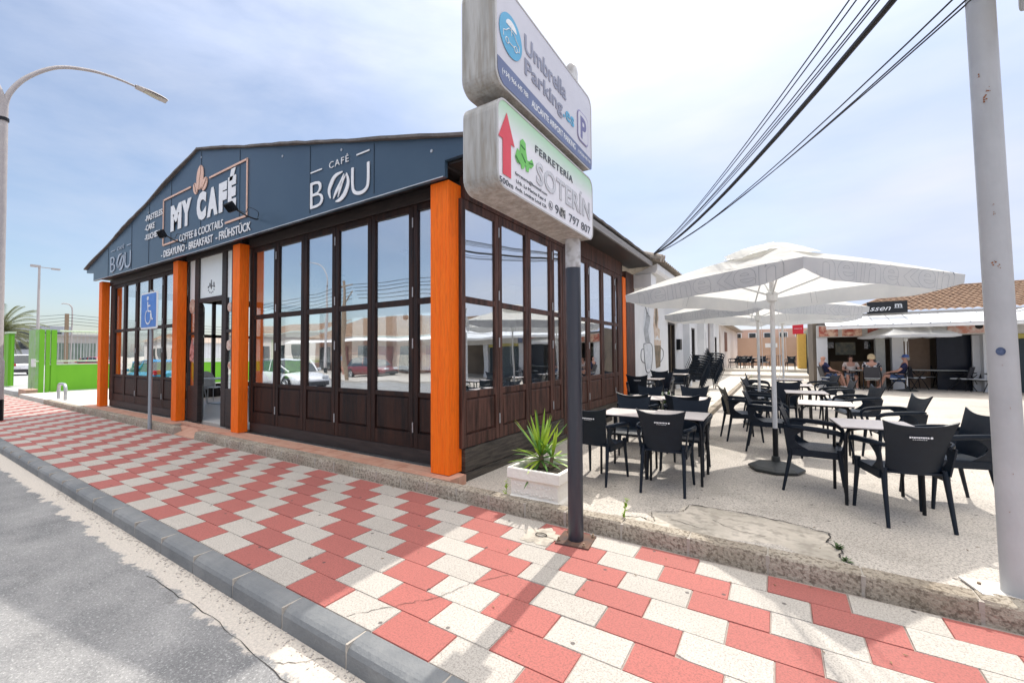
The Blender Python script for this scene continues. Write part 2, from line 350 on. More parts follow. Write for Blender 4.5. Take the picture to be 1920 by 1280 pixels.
for k in range(8):
    y0, y1 = Y0+k*PY, Y0+(k+1)*PY
    nlo, nhi = -int(46/PX), int(16/PX)
    for n in range(nlo, nhi):
        x0 = -1.95-.2275*k+n*PX; x1 = x0+PX
        tm.cur = 0 if n % 2 == 0 else 1
        g = .0022; dz = rnd.uniform(-.0015, .0015); tx, ty = rnd.uniform(-.0012, .0012), rnd.uniform(-.0012, .0012)
        bz = .006
        q = [(x0+g, y0+g, dz-tx-ty), (x1-g, y0+g, dz+tx-ty), (x1-g, y1-g, dz+tx+ty), (x0+g, y1-g, dz-tx+ty)]
        if rnd.random() < .05 and -8 < x0 < 3:
            cc = rnd.choice((0, 1, 2, 3)); a, b, c = q[cc-1], q[cc], q[(cc+1) % 4]
            fr1, fr2 = rnd.uniform(.06, .14), rnd.uniform(.06, .14)
            q[cc:cc+1] = [tuple(b[i]+(a[i]-b[i])*fr1 for i in range(3)), tuple(b[i]+(c[i]-b[i])*fr2 for i in range(3))]
        cx, cy = (x0+x1)/2, (y0+y1)/2
        top = [tm.V(((p[0]-cx)*.985+cx, (p[1]-cy)*.98+cy, p[2])) for p in q]; low = [tm.V((p[0], p[1], p[2]-.008)) for p in q]
        nfa = len(tm.f); tm.F(top)
        for i in range(len(q)): tm.F([low[i], low[(i+1) % len(q)], top[(i+1) % len(q)], top[i]])
        tones += [rnd.uniform(.1, .75)]*(len(tm.f)-nfa)
pv = struct('pavement', tm, [TR, TW], fix=False)
at = pv.data.attributes.new('tone', 'FLOAT', 'FACE'); at.data.foreach_set('value', tones)
struct('pavement_bed', MB().box(-50, 1.578, -.19, 16, 3.48, -.0075), pm('joint_sand', (.26, .22, .2), (.38, .33, .29), 4, rough=.95))
# ---- street kerb, rounded edge, individual stones
prof = [(1.452, -.16), (1.455, -.045), (1.468, -.022), (1.49, -.008), (1.515, -.001), (1.587, .003), (1.587, -.16)]
kb = MB(); jb = MB(); x = -46
while x < 14:
    x1 = x+.62; o_ = rnd.uniform(-.002, .002)
    a = [kb.V((x+.006, y+o_, z+o_*.5)) for y, z in prof]; b = [kb.V((x1-.006, y+o_, z+o_*.5)) for y, z in prof]
    kb.F(a); kb.F(b[::-1])
    for i in range(len(prof)): kb.F([a[i], a[(i+1) % 7], b[(i+1) % 7], b[i]])
    jb.box(x1-.007, 1.457, -.16, x1+.007, 1.584, .0)
    x = x1
struct('street_kerb', kb, SKERB)
struct('street_kerb_joints', jb, MORTAR)
# debris of gravel in the gutter
gv = MB()
for i in range(900):
    gx = -rnd.uniform(.2, 6)**1.2+1.0; gy = 1.452-abs(rnd.gauss(0, .045))-.004; s_ = rnd.uniform(.002, .0065)
    R = Matrix.Translation((gx, gy, -.13+s_*.5)) @ Matrix.Rotation(rnd.uniform(0, 3), 4, 'Z')
    gv.box(-s_, -s_*.7, -s_*.5, s_, s_*.7, s_*.6, R)
tag(gv.build('gravel', pm('gravel_chips', (.3, .28, .26), (.6, .55, .5), 200, rough=.9)), 'loose grey gravel chips in the gutter below the street kerb', 'gravel', kind='stuff')
lt = MB()
for i in range(150):
    if i < 60: lx, ly, lz = rnd.uniform(-8, 2.5), rnd.uniform(1.7, 3.44), .004
    elif i < 110: lx, ly = rnd.uniform(-3, 2.2), rnd.uniform(3.65, 6.5); lz = (.03 if lx <= -3 else .03+(lx+3)/1.8*.055 if lx <= -1.2 else .085+(lx+1.2)/1.2*.03 if lx <= 0 else .115)+.003
    else: lx, ly, lz = rnd.uniform(-8, -1), rnd.uniform(3.40, 3.46), .004
    s_ = rnd.uniform(.003, .009); R = Matrix.Translation((lx, ly, lz)) @ Matrix.Rotation(rnd.uniform(0, 6.3), 4, 'Z')
    lt.M = R; lt.prism([(-s_*1.6, 0, 0), (0, -s_*.5, .002), (s_*1.6, 0, .003), (0, s_*.6, .001)], (0, 0, .0012)); lt.M = None
tag(lt.build('leaf_litter', pm('dry_litter', (.12, .08, .045), (.3, .2, .1), 30, rough=.9)), 'tiny dry leaf crumbs scattered over paving and terrace', 'litter', kind='stuff')
# ---- raised kerb between pavement and terrace / cafe
tk = MB(); tj = MB(); x = -20.5
while x < 9:
    if -10.55 < x < -9.2: x = -9.2; continue
    x1 = x+.42 if x < -2 else x+.52
    if x < -10.55 < x1: x1 = -10.55
    o_ = rnd.uniform(-.004, .004)
    P = [(3.462+o_, -.1), (3.47+o_, .06), (3.48+o_, .112), (3.492+o_, .126), (3.6, .13+o_*.4), (3.6, -.1)]
    NS = 5; rows = []
    for q in range(NS+1):
        xq = x+.006+(x1-x-.012)*q/NS; jy = rnd.uniform(-.004, .004)
        rows.append([tk.V((xq, y+(jy if y < 3.5 else 0), z+(rnd.uniform(-.003, .003) if z > 0 else 0))) for y, z in P])
    tk.F(rows[0]); tk.F(rows[-1][::-1])
    for q in range(NS):
        for i in range(6): tk.F([rows[q][i], rows[q][(i+1) % 6], rows[q+1][(i+1) % 6], rows[q+1][i]])
    tj.box(x1-.012, 3.47, -.1, x1+.012, 3.597, .122)
    x = x1
struct('terrace_kerb', tk, CONC); struct('terrace_kerb_joints', tj, MORTAR)
# entrance ramp and walkway strip in front of the cafe
struct('entrance_ramp', MB().prism([(-10.55, 3.474, .002), (-9.2, 3.474, .002), (-9.2, 3.9, .145), (-10.55, 3.9, .145)], (0, 0, -.15)), TERRA)
sb = MB(); x = -16.9
while x < -3.2:
    for j in range(2):
        if j == 1 or not (-10.6 < x < -9.4):
            sb.box(x+.004, 3.603+.15*j, .02, x+.296, 3.748+.15*j, .141+rnd.uniform(-.002, .002))
    x += .3
struct('cafe_walkway', sb, TERRA)
struct('walkway_bed', MB().box(-17, 3.6, -.1, -10.56, 3.95, .134).box(-9.19, 3.6, -.1, -3.24, 3.93, .134), MORTAR)
# ---- terrace ground
TERR = tile_mat('exposed_aggregate', (.56, .51, .45), (.34, .31, .27), (.13, .115, .1), 60.0, .72, 3.4)
def tz(x): 
    if x <= -3: return .03
    if x <= -1.2: return .03+(x+3)/1.8*.055
    if x <= 0: return .085+(x+1.2)/1.2*.03
    return .115
g = MB()
xs = [-3.3, -3, -2.4, -1.8, -1.2, -.6, 0, 2, 6, 30]
g.grid(lambda u, v: (xs[int(round(u*9))], (3.598, 6, 9, 46)[int(round(v*3))], tz(xs[int(round(u*9))])), 9, 3, thick=0)
struct('terrace', g, TERR)
struct('side_yard', MB().box(-25.0, 3.602, -.19, -16.35, 40, .1), pm('yard_concrete', (.6, .56, .5), (.68, .64, .58), 1, rough=.9, c3=(.4, .36, .32), s3=40, f3=.3))
struct('raised_walk', MB().box(-3.3, 9.2, -.1, -1.42, 27.2, .185), pm('walk_concrete', (.58, .53, .46), (.68, .63, .56), 2, rough=.9, c3=(.4, .36, .3), s3=60, f3=.4))
struct('walk_kerb', MB().box(-1.418, 9.2, -.1, -1.28, 27.2, .19), CONC)
struct('lane_steps', MB().box(-3.3, 27.205, -.1, 2.4, 31.5, .27).box(-3.3, 31.505, -.1, 2.4, 46, .42), MATS['walk_concrete'])
# cement patch with cracks
pts = [(-1.35, 3.605), (-1.3, 3.72), (-.95, 3.8), (-1.02, 3.93), (-.8, 4.0), (-.72, 4.3), (-.3, 4.28), (0.1, 4.2), (.32, 4.12), (.3, 3.95), (.36, 3.85), (.34, 3.72), (.4, 3.61)]
pb = MB(); ctr = pb.V((-.4, 3.9, tz(-.4)+.006))
path = [(p.x+rnd.uniform(-.012, .012), p.y+(rnd.uniform(-.012, .012) if p.y > 3.62 else 0)) for p in smooth_path([(a, b, 0) for a, b in pts], 5)]
ring = [pb.V((x, max(y, 3.603), tz(x)+.005)) for x, y in path]
for i in range(len(ring)): pb.F([ctr, ring[i], ring[(i+1) % len(ring)]])
struct('cement_patch', pb, pm('cement_render', (.58, .52, .44), (.4, .36, .3), 2.2, rough=.9, bump=.6, bscale=14, c3=(.27, .24, .2), s3=9, f3=.6, contrast=1.5))
cr = MB()
def crack(p, wd=.006, zf=None):
    zf = zf or (lambda q: tz(q)+.009)
    P = []
    for i in range(len(p)-1):
        for k in range(9):
            t = k/9; P.append((p[i][0]*(1-t)+p[i+1][0]*t+rnd.uniform(-.012, .012), p[i][1]*(1-t)+p[i+1][1]*t+rnd.uniform(-.012, .012)))
    P.append(p[-1]); L_, R_ = [], []
    for i, (x, y) in enumerate(P):
        a = P[max(i-1, 0)]; b = P[min(i+1, len(P)-1)]; d = Vector((b[0]-a[0], b[1]-a[1])); d.normalize(); ww = wd*rnd.uniform(.3, 1.2)
        L_.append(cr.V((x-d.y*ww, y+d.x*ww, zf(x)))); R_.append(cr.V((x+d.y*ww, y-d.x*ww, zf(x))))
    for i in range(len(P)-1): cr.F([L_[i], R_[i], R_[i+1], L_[i+1]])
crack([(-.72, 4.31), (-.3, 4.3), (.1, 4.22), (.33, 4.14)], .007)
crack([(.33, 4.14), (.29, 3.95), (.37, 3.82), (.34, 3.7), (.4, 3.61)], .006)
crack([(-1.3, 3.7), (-1.05, 3.78), (-.92, 3.72)], .005); crack([(-.92, 3.72), (-1.0, 3.95), (-.75, 4.1), (-.72, 4.31)], .004)
crack([(-.5, 4.0), (-.3, 3.85), (-.1, 3.83)], .003); crack([(-.8, 3.85), (-.5, 3.75)], .003)
pz_ = lambda q: .0035
crack([(-2.19, 1.6), (-2.02, 1.83), (-1.84, 2.06), (-1.78, 2.28), (-1.62, 2.5)], .002, pz_)
rz_f = lambda q: -.1265
crack([(-4.1, 1.26), (-3.1, 1.28), (-2.2, 1.24), (-1.4, 1.27)], .0028, rz_f); crack([(-2.35, 1.27), (-2.15, 1.44)], .0022, rz_f)
struct('ground_cracks', cr, pm('crack_dirt', (.05, .045, .04), rough=1))
# ================================================================== CAFE
cafe = thing('cafe_building', 'dark glazed cafe with orange posts and a slate blue lettered gable beside the chequered pavement', 'building', (-9.6, 3.95, 0))
cafe.matrix_world = Matrix.Identity(4); cafe.location = (0, 0, 0)
GY = 3.64
gp = [(-16.2, 3.66), (-16.2, 3.88), (-16.83, 3.95), (-16.83, 4.05), (-9.63, 5.63), (-2.66, 3.92), (-2.66, 3.79), (-3.2, 3.79), (-3.2, 3.6), (-9.7, 3.605)]
fas = MB().prism([(x, GY, z) for x, z in gp], (0, .05, 0)).build('gable_fascia', FASCIA, cafe)
sm = MB()
def gz(x): return 5.63-(x+9.63)*.2453 if x > -9.63 else 5.63+(x+9.63)*.2194
for sx in (-14.95, -13.25, -12.15, -10.92, -9.5, -7.97, -5.85, -4.42):
    sm.box(sx-.006, GY-.006, 3.66, sx+.006, GY-.001, gz(sx)-.03)
sm.build('panel_seam', pm('dark_panel_seam', (.02, .035, .055), rough=.5), cafe)  # thin dark lines along the cladding joints
ed = MB()
for i in range(22):
    a, b = -16.2+i*.59, -16.2+(i+1)*.59-.004
    zz_ = lambda x: 3.66+(x+16.2)/6.5*-.055 if x < -9.7 else 3.605-(x+9.7)*.0008
    ed.prism([(a, GY-.007, zz_(a)+rnd.uniform(-.003, .003)), (min(b, -3.2), GY-.007, zz_(b)), (min(b, -3.2), GY-.007, zz_(b)+.011), (a, GY-.007, zz_(a)+.011)], (0, .006, 0))
ed.build('drip_edge', pm('pale_edge', (.5, .55, .6), rough=.5), cafe)
sc_ = MB()
for sx, sz in ((-12.2, 4.85), (-6.6, 4.72), (-5.1, 4.42), (-9.5, 5.45), (-3.4, 3.95), (-14.6, 3.72)):
    sc_.lathe([(.02, 0), (.02, .008)], (sx, GY-.009, sz), 8, 'Y')
sc_.build('screw', STEEL, cafe)
# roof: two slopes with ragged felt edge, open soffit boards
def slope(xa, za, xb, zb, y0, y1, th=.035):
    m = MB(); n1, n2 = 30, 40
    def fn(u, v):
        x = xa+(xb-xa)*u; y = y0+(y1-y0)*v; e = 1 if (u in (0, 1) or v in (0, 1)) else .4
        return (x, y+(math.sin(u*171)*.012 if v == 0 else 0), za+(zb-za)*u+e*.004*math.sin(u*90+math.sin(v*50)*3)+rnd.uniform(-.006, .006))
    m.grid(fn, n1, n2, thick=th); return m
rf = slope(-16.9, 4.075, -9.63, 5.665, 3.585, 10.9).build('roof', ROOFM, cafe)
rf2 = slope(-9.63, 5.665, -2.6, 3.945, 3.585, 10.9).build('roof', ROOFM, cafe)
m = MB(); m.prism([(-3.25, 3.7, 3.755), (-2.66, 3.7, 3.755), (-2.66, 3.7, 3.775), (-3.25, 3.7, 3.775)], (0, 7.2, 0))
m.build('soffit', DWOODH, cafe)
m = MB().box(-2.66, 3.7, 3.74, -2.62, 10.9, 3.86); m.build('eaves_board', pm('weathered_grey_board', (.2, .19, .19), (.3, .29, .29), 4, rough=.8, stretch=(1, .3, 4)), cafe)
# posts
for (xa, xb, top) in ((-16.3, -16.04, 3.66), (-11.2, -10.95, 3.62), (-8.52, -8.26, 3.6), (-3.5, -3.215, 3.6)):
    yf = 3.72 if xa > -4 else 3.785; p = MB().box(xa, yf, .145, xb, 3.955, top-.002); o = p.build('post', ORANGE, cafe, bev=.006)
    MB().box(xa+.01, yf+.015, -.02, xb-.012, 3.955, .143).build('post_foot', DWOODH, cafe)
o = MB().box(-3.26, 10.12, .2, -3.155, 10.36, 3.42).build('post', ORANGE, cafe, bev=.004)
MB().box(-3.3, 10.38, .03, -3.15, 11.1, 3.6).build('end_board', DWOODS, cafe)
HINGE = STEEL
def panel(parent, T, w_, heights, mat, panew=None, hinge=True, raised=True, solid=False):
    """folding glazed door leaf in its own plane: local x across, y outward, z up"""
    zb, zp0, zp1, zl, zt0, zt1, ztop, zt = heights      # bottom, raised panel, lower pane sill, transom, upper pane top, leaf top
    m = MB(); m.M = T; s_ = .082; d = .055; g = .004
    m.box(g, 0, zb, s_, d, zt); m.box(w_-s_, 0, zb, w_-g, d, zt)
    for a, b in ((zb, zp0-.012), (zp1+.012, zl), (zt0, zt1), (ztop, zt)): m.box(s_, .004, a, w_-s_, d-.004, b)
    leaf = m.build('folding_leaf', mat, parent, bev=.004)
    m = MB(); m.M = T
    a0, a1, z0, z1 = s_, w_-s_, zp0-.012, zp1+.012; k = .035
    m.box(a0, .012, z0, a1, .026, z1)
    if a1-a0 > .12:
        c = [m.V(p) for p in ((a0+.012, .026, z0+.012), (a1-.012, .026, z0+.012), (a1-.012, .026, z1-.012), (a0+.012, .026, z1-.012))]
        e = [m.V(p) for p in ((a0+k, .044, z0+k), (a1-k, .044, z0+k), (a1-k, .044, z1-k), (a0+k, .044, z1-k))]
        m.F(e)
        for i in range(4): m.F([c[i], c[(i+1) % 4], e[(i+1) % 4], e[i]])
    m.build('raised_panel', mat, leaf)
    for a, b in ((zl, zt0), (zt1, ztop)):
        q = MB(); q.M = T; q.box(s_-.004, .024, a-.004, w_-s_+.004, .03, b+.004); q.build('pane', GLASS, leaf)
    if hinge:
        for hz in (zb+.2, (zl+zt0)/2, zt1+.02, zt-.3):
            h = MB(); h.M = T; h.tube([(w_, .062, hz), (w_, .062, hz+.13)], .009, 8); h.build('hinge', HINGE, leaf)
    return leaf
def TF(x0):  # front face, outward = -Y
    return Matrix.Translation((x0, 4.03, 0)) @ Matrix(((1, 0, 0, 0), (0, -1, 0, 0), (0, 0, 1, 0), (0, 0, 0, 1)))
def TS(y0):  # side face, outward = +X
    return Matrix.Translation((-3.225, y0, 0)) @ Matrix(((0, 1, 0, 0), (1, 0, 0, 0), (0, 0, 1, 0), (0, 0, 0, 1)))
HF = (.325, .525, .976, 1.049, 2.205, 2.286, 3.447, 3.53)
HS = (.42, .578, .998, 1.095, 2.175, 2.25, 3.33, 3.43)
FX = [-8.21+.832*i for i in range(6)]
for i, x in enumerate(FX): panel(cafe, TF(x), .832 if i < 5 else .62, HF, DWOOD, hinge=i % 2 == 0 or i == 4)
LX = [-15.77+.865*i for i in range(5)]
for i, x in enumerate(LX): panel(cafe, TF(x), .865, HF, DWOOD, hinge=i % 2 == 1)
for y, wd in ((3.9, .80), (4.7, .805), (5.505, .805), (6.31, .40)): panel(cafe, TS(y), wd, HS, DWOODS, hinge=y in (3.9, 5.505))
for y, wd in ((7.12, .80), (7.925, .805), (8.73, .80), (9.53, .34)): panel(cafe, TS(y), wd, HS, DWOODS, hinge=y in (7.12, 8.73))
# frames, lintels, base boards
m = MB()
for a, b in ((-16.04, -11.2), (-8.26, -3.5)):
    m.box(a, 3.985, .145, b, 4.06, .32); m.box(a, 3.95, 3.535, b, 4.06, 3.70)
m.box(-16.04, 3.97, .32, -15.775, 4.06, 3.53).box(-11.44, 3.97, .32, -11.2, 4.06, 3.53).box(-8.26, 3.965, .32, -8.215, 4.06, 3.53)
m.box(-10.95, 3.95, 3.62, -8.52, 4.06, 3.72).box(-16.2, 3.7, 3.72, -3.2, 4.06, 3.76)
m.build('door_frame', DWOODH, cafe, bev=.004)
m = MB()
m.box(-3.24, 3.957, 3.435, -3.16, 10.12, 3.752).box(-3.24, 6.715, .03, -3.165, 7.115, 3.43).box(-3.24, 9.875, .03, -3.17, 10.12, 3.43).box(-3.24, 3.957, .03, -3.215, 3.99, 3.43)
m.build('side_frame', DWOODS, cafe, bev=.004)
m = MB(); m.box(-3.24, 3.957, .135, -3.165, 6.71, .41).box(-3.24, 7.12, .135, -3.165, 9.87, .41).box(-3.24, 3.957, -.02, -3.15, 10.1, .128)
m.build('base_board', pm('worn_base_board', (.02, .016, .014), (.09, .075, .06), 2.5, rough=.55, bump=.5, bscale=16, stretch=(1, 1.2, 12), contrast=1.4), cafe, bev=.004)
# entrance: side lights, transom light, open door leaf
FR = pm('frosted_film', (.88, .93, .92), (.84, .9, .89), rough=.35, spec=.4)
m = MB()
for a, b in ((-10.95, -10.9), (-10.6, -10.4), (-9.37, -9.19), (-8.97, -8.52)): m.box(a, 3.97, .145, b, 4.05, 3.62)
m.box(-10.4, 3.975, 2.67, -9.37, 4.045, 2.76).box(-10.9, 3.975, .145, -10.6, 4.045, .9).box(-9.19, 3.975, .145, -8.97, 4.045, .9).box(-10.9, 3.975, 2.0, -10.6, 4.04, 2.06).box(-9.19, 3.975, 2.0, -8.97, 4.04, 2.06)
ent = m.build('entrance_frame', DWOODH, cafe, bev=.004)
MB().box(-10.4, 4.0, 2.762, -9.37, 4.01, 3.62).build('transom_light', FR, ent)
for a, b in ((-10.9, -10.6), (-9.19, -8.97)):
    MB().box(a, 4.0, 2.7, b, 4.01, 3.62).build('side_light', FR, ent)
    MB().box(a, 4.0, .9, b, 4.006, 2.7).build('pane', GLASS, ent)
lg = MB()
for k in range(5): lg.box(-10.03+.06*k, 3.992, 2.96+.02*(k % 2), -10.0+.06*k, 3.999, 3.0+.03*((k*2) % 3))
for k in range(7):
    a = PI+PI*k/6; lg.box(-9.89+.14*math.cos(a)-.012, 3.992, 2.97+.12*math.sin(a)-.012, -9.89+.14*math.cos(a)+.012, 3.999, 2.97+.12*math.sin(a)+.012)
lg.box(-9.9, 3.992, 2.93, -9.88, 3.999, 3.12)
lg.build('door_emblem', pm('dark_emblem', (.12, .13, .15), rough=.6), ent)
st = MB(); st.lathe([(.0, 0), (.16, .001), (.16, .006)], (-10.75, 3.988, 2.62), 24, 'Y'); sk = st.build('sticker', pm('brown_sticker', (.35, .1, .05), (.8, .7, .6), 9, rough=.5), ent)
st = MB()
for (cx, cz, rx, rz_, a) in ((-10.78, 1.72, .055, .2, .3), (-10.7, 1.6, .045, .17, .1), (-10.8, 1.5, .06, .08, 0)):
    P = []
    for k in range(16):
        t = 2*PI*k/16; x, z = rx*math.cos(t), rz_*math.sin(t); P.append((cx+x*math.cos(a)+z*math.sin(a), 3.99, cz-x*math.sin(a)+z*math.cos(a)))
    st.prism(P, (0, .006, 0))
st.build('sticker', pm('pink_sticker', (.75, .4, .38), (.4, .12, .1), 14, rough=.5), ent)
st = MB()
for (cx, cz, r) in ((-9.08, 2.5, .09), (-9.1, 1.75, .1), (-9.05, 1.35, .08)):
    st.lathe([(.0, 0), (r, .001), (r, .006)], (cx, 3.988, cz), 18, 'Y')
st.build('sticker', pm('cream_sticker', (.8, .72, .66), (.5, .2, .1), 12, rough=.5), ent)
m = MB(); m.M = Matrix.Translation((-10.4, 4.06, 0)) @ Matrix.Rotation(math.radians(157), 4, 'Z')
m.box(0, 0, .15, .08, .045, 2.66).box(.85, 0, .15, .93, .045, 2.66).box(.08, 0, .15, .85, .045, .9).box(.08, 0, 2.56, .85, .045, 2.66).box(.08, 0, 1.95, .85, .045, 2.0)
lf = m.build('entrance_leaf', DWOODH, cafe)
m = MB(); m.M = Matrix.Translation((-10.4, 4.06, 0)) @ Matrix.Rotation(math.radians(157), 4, 'Z'); m.box(.08, .02, .9, .85, .026, 2.56); m.build('pane', GLASS, lf)
# interior shell
MB().box(-16.2, 4.07, .0, -3.25, 10.9, .15).build('floor', pm('beige_floor_tile', (.55, .5, .45), (.62, .57, .52), 2, rough=.35), cafe)
MB().box(-16.2, 4.07, 3.5, -3.25, 10.9, 3.58).build('ceiling', pm('pale_ceiling', (.8, .81, .82), rough=.8), cafe)
m = MB().box(-16.2, 10.7, .15, -3.25, 10.9, 1.0).box(-16.2, 10.7, 3.0, -3.25, 10.9, 3.5).box(-7.0, 10.7, 1.0, -3.25, 10.9, 3.0)
for k in range(8): m.box(-16.2+1.3*k, 10.7, 1.0, -15.85+1.3*k, 10.9, 3.0)  # open gaps between posts, added to let daylight brighten the room
m.build('back_wall', pm('white_interior_wall', (.72, .74, .75), (.66, .68, .7), 1, rough=.8), cafe)
m = MB()   # left wall: glazed like the right one
for i in range(9): m.box(-16.28, 4.2+.8*i, .15, -16.2, 4.3+.8*i, 3.5)
m.box(-16.28, 4.07, .15, -16.2, 10.7, .6).box(-16.28, 4.07, 3.3, -16.2, 10.7, 3.5).box(-16.28, 4.07, 2.15, -16.2, 10.7, 2.25)
m.build('left_wall', DWOODH, cafe)
MB().box(-12.4, 8.6, .15, -12.0, 9.0, 3.495).build('inner_pillar', WHITEP, cafe); MB().box(-8.0, 8.9, .15, -7.6, 9.3, 3.495).build('inner_pillar', WHITEP, cafe)
MB().box(-15.6, 9.4, .15, -12.0, 9.9, 1.25).box(-6.5, 9.9, .15, -6.1, 10.65, 3.45).build('bar_counter', pm('counter_white', (.55, .56, .57), rough=.4), cafe)
MB().box(-5.0, 10.6, .9, -3.6, 10.69, 3.0).box(-9.8, 10.6, .9, -7.4, 10.69, 2.6).build('wall_panel', pm('dark_panel', (.05, .05, .06), rough=.5), cafe)
# gable lettering
for ch, xa, xb, hh in (('M', -10.9, -10.37, .55), ('Y', -10.36, -9.9, .55), ('C', -9.65, -9.25, .56), ('A', -9.2, -8.77, .55), ('F', -8.72, -8.42, .55), ('É', -8.37, -8.08, .72)):
    text(ch, LETW, fas, (xa, GY-.012, 4.19), w=xb-xa, h=hh, bold=.075, ext=.004)
text('COFFEE & COCKTAILS', LETW, fas, (-10.45, GY-.012, 3.905), w=1.9, h=.15, bold=.004)
text('- DESAYUNO - BREAKFAST  - FRÜHSTÜCK', LETW, fas, (-11.38, GY-.012, 3.685), w=3.83, h=.185, bold=.012)
text('-PASTELES', LETW, fas, (-12.36, GY-.012, 4.655), w=1.0, h=.135, bold=.012)
text('-CAKE', LETW, fas, (-12.36, GY-.012, 4.435), w=.56, h=.135, bold=.012)
text('-KUCHEN', LETW, fas, (-12.36, GY-.012, 4.215), w=.84, h=.135, bold=.012)
def fline(m, x0, z0, x1, z1, t=.035): m.box(min(x0, x1)-t/2, GY-.02, min(z0, z1)-t/2, max(x0, x1)+t/2, GY-.008, max(z0, z1)+t/2)
for sg, xa, xb, xc in ((-1, -11.3, -9.95, -10.55), (1, -7.69, -9.1, -8.45)):
    m = MB(); e = -.018*sg; fline(m, xa, 3.96, xa, 4.95); fline(m, xa-sg*.018, 4.95, xb, 4.95, .035) ; fline(m, xa-sg*.018, 3.96, xc, 3.96, .035); m.build('sign_border', LETP, fas)
def bean(cx, cz, rx, rz, a, name='bean'):
    m = MB()
    for sgn in (-1, 1):
        P = []
        for k in range(13):
            t = -PI/2+PI*k/12; P.append((sgn*(rx*math.cos(t)+.0), rz*math.sin(t)))
        for k in range(12, -1, -1):
            t = -PI/2+PI*k/12; z = rz*math.sin(t)*.94; P.append((.018*sgn+.1*rx*math.sin(z/rz*2.6), z))
        Q = [(cx+x*math.cos(a)+z*math.sin(a), GY-.02, cz-x*math.sin(a)+z*math.cos(a)) for x, z in P]
        m.prism(Q, (0, .012, 0))
    m.build(name, LETP, fas)
bean(-9.52, 5.05, .15, .24, .12); bean(-9.72, 4.87, .085, .13, -.5); bean(-9.32, 4.88, .1, .14, .7)
def bou(x0, x1, z0, z1, mat):
    W = x1-x0; H = z1-z0
    text('B', mat, fas, (x0, GY-.014, z0), w=.24*W, h=H, bold=-.012); 
    m = MB()   # U and the bean shaped O from strokes
    def stroke(P, t):
        P = smooth_path([(x, 0, z) for x, z in P], 6); a = []; b = []
        for i, p in enumerate(P):
            d = (P[min(i+1, len(P)-1)]-P[max(i-1, 0)]).normalized(); k = i/(len(P)-1); tt = t*(.25+.75*math.sin(PI*min(max(k, .04), .96)))if t < 0 else t
            if t < 0: tt = -t*(.15+.85*math.sin(PI*k))
            n = Vector((-d.z, 0, d.x))*tt/2; a.append(m.V((p.x+n.x, GY-.018, p.z+n.z))); b.append(m.V((p.x-n.x, GY-.018, p.z-n.z)))
        a2 = [m.V(m.v[i]+Vector((0, .01, 0))) for i in a]; b2 = [m.V(m.v[i]+Vector((0, .01, 0))) for i in b]
        for i in range(len(P)-1):
            m.F([a[i], b[i], b[i+1], a[i+1]]); m.F([a[i], a[i+1], a2[i+1], a2[i]]); m.F([b[i], b2[i], b2[i+1], b[i+1]])
    X = lambda u: x0+u*W; Z = lambda v: z0+v*H
    stroke([(X(.74), Z(1)), (X(.74), Z(.4)), (X(.77), Z(.12)), (X(.87), Z(.02)), (X(.96), Z(.12)), (X(.985), Z(.4)), (X(.985), Z(1))], .036*W)
    stroke([(X(.58), Z(1.0)), (X(.45), Z(.93)), (X(.38), Z(.7)), (X(.345), Z(.45)), (X(.37), Z(.16))], -.055*W)
    stroke([(X(.42), Z(.12)), (X(.47), Z(.35)), (X(.54), Z(.6)), (X(.6), Z(.9))], -.045*W)
    stroke([(X(.5), Z(.12)), (X(.53), Z(.35)), (X(.57), Z(.6)), (X(.635), Z(.86))], -.03*W)
    stroke([(X(.64), Z(.9)), (X(.67), Z(.55)), (X(.62), Z(.2)), (X(.54), Z(.02)), (X(.46), Z(-.01))], -.055*W)
    m.build('emblem', mat, fas)
    text('CAFÉ', mat, fas, (x0+.345*W, GY-.014, z1+.11), w=.33*W, h=.3*H, bold=-.008, spacing=1.25)
    d = MB(); d.box(x0, GY-.014, z1+.145, x0+.21*W, GY-.008, z1+.165).box(x1-.2*W, GY-.014, z1+.145, x1, GY-.008, z1+.165); d.build('dash', mat, fas)
bou(-5.82, -4.5, 3.71, 4.10, LETW)
bou(-14.72, -13.26, 3.735, 4.13, pm('pale_blue_lettering', (.45, .52, .62), rough=.5))
for i, (x, z) in enumerate(((-7.42, 3.95), (-10.2, 3.95))):
    t = thing('floodlight', 'black floodlight on a bracket over the white word at the gable' if i == 0 else 'black floodlight on a bracket at the lower left of the peach frame on the gable', 'floodlight', (x, GY-.02, z), 0, 'gable floodlights')
    MB().tube(smooth_path([(0.12, 0, -.12), (.14, -.06, -.14), (.1, -.2, -.1), (.0, -.33, .0)]), .012, 8).build('bracket', BLACKM, t)
    m = MB(); m.M = Matrix.Translation((0, -.36, 0)) @ Matrix.Rotation(.7 if i == 0 else .5, 4, 'X'); m.box(-.1, -.03, -.075, .1, .03, .075)
    for k in range(6): m.box(-.09+.034*k, -.05, -.06, -.082+.034*k, -.03, .06)
    m.build('lamp_body', BLACKM, t, bev=.006)
    m = MB(); m.M = Matrix.Translation((0, -.36, 0)) @ Matrix.Rotation(.7 if i == 0 else .5, 4, 'X'); m.box(-.085, .031, -.06, .085, .035, .06); m.build('lens', pm('lamp_lens', (.5, .52, .5), rough=.2), t)
    MB().tube(smooth_path([(.12, -.005, -.1), (.18, -.03, -.02), (.13, -.15, .03), (.16, -.22, -.08), (.05, -.33, -.02)]), .005, 6).build('cable', CABLE, t)
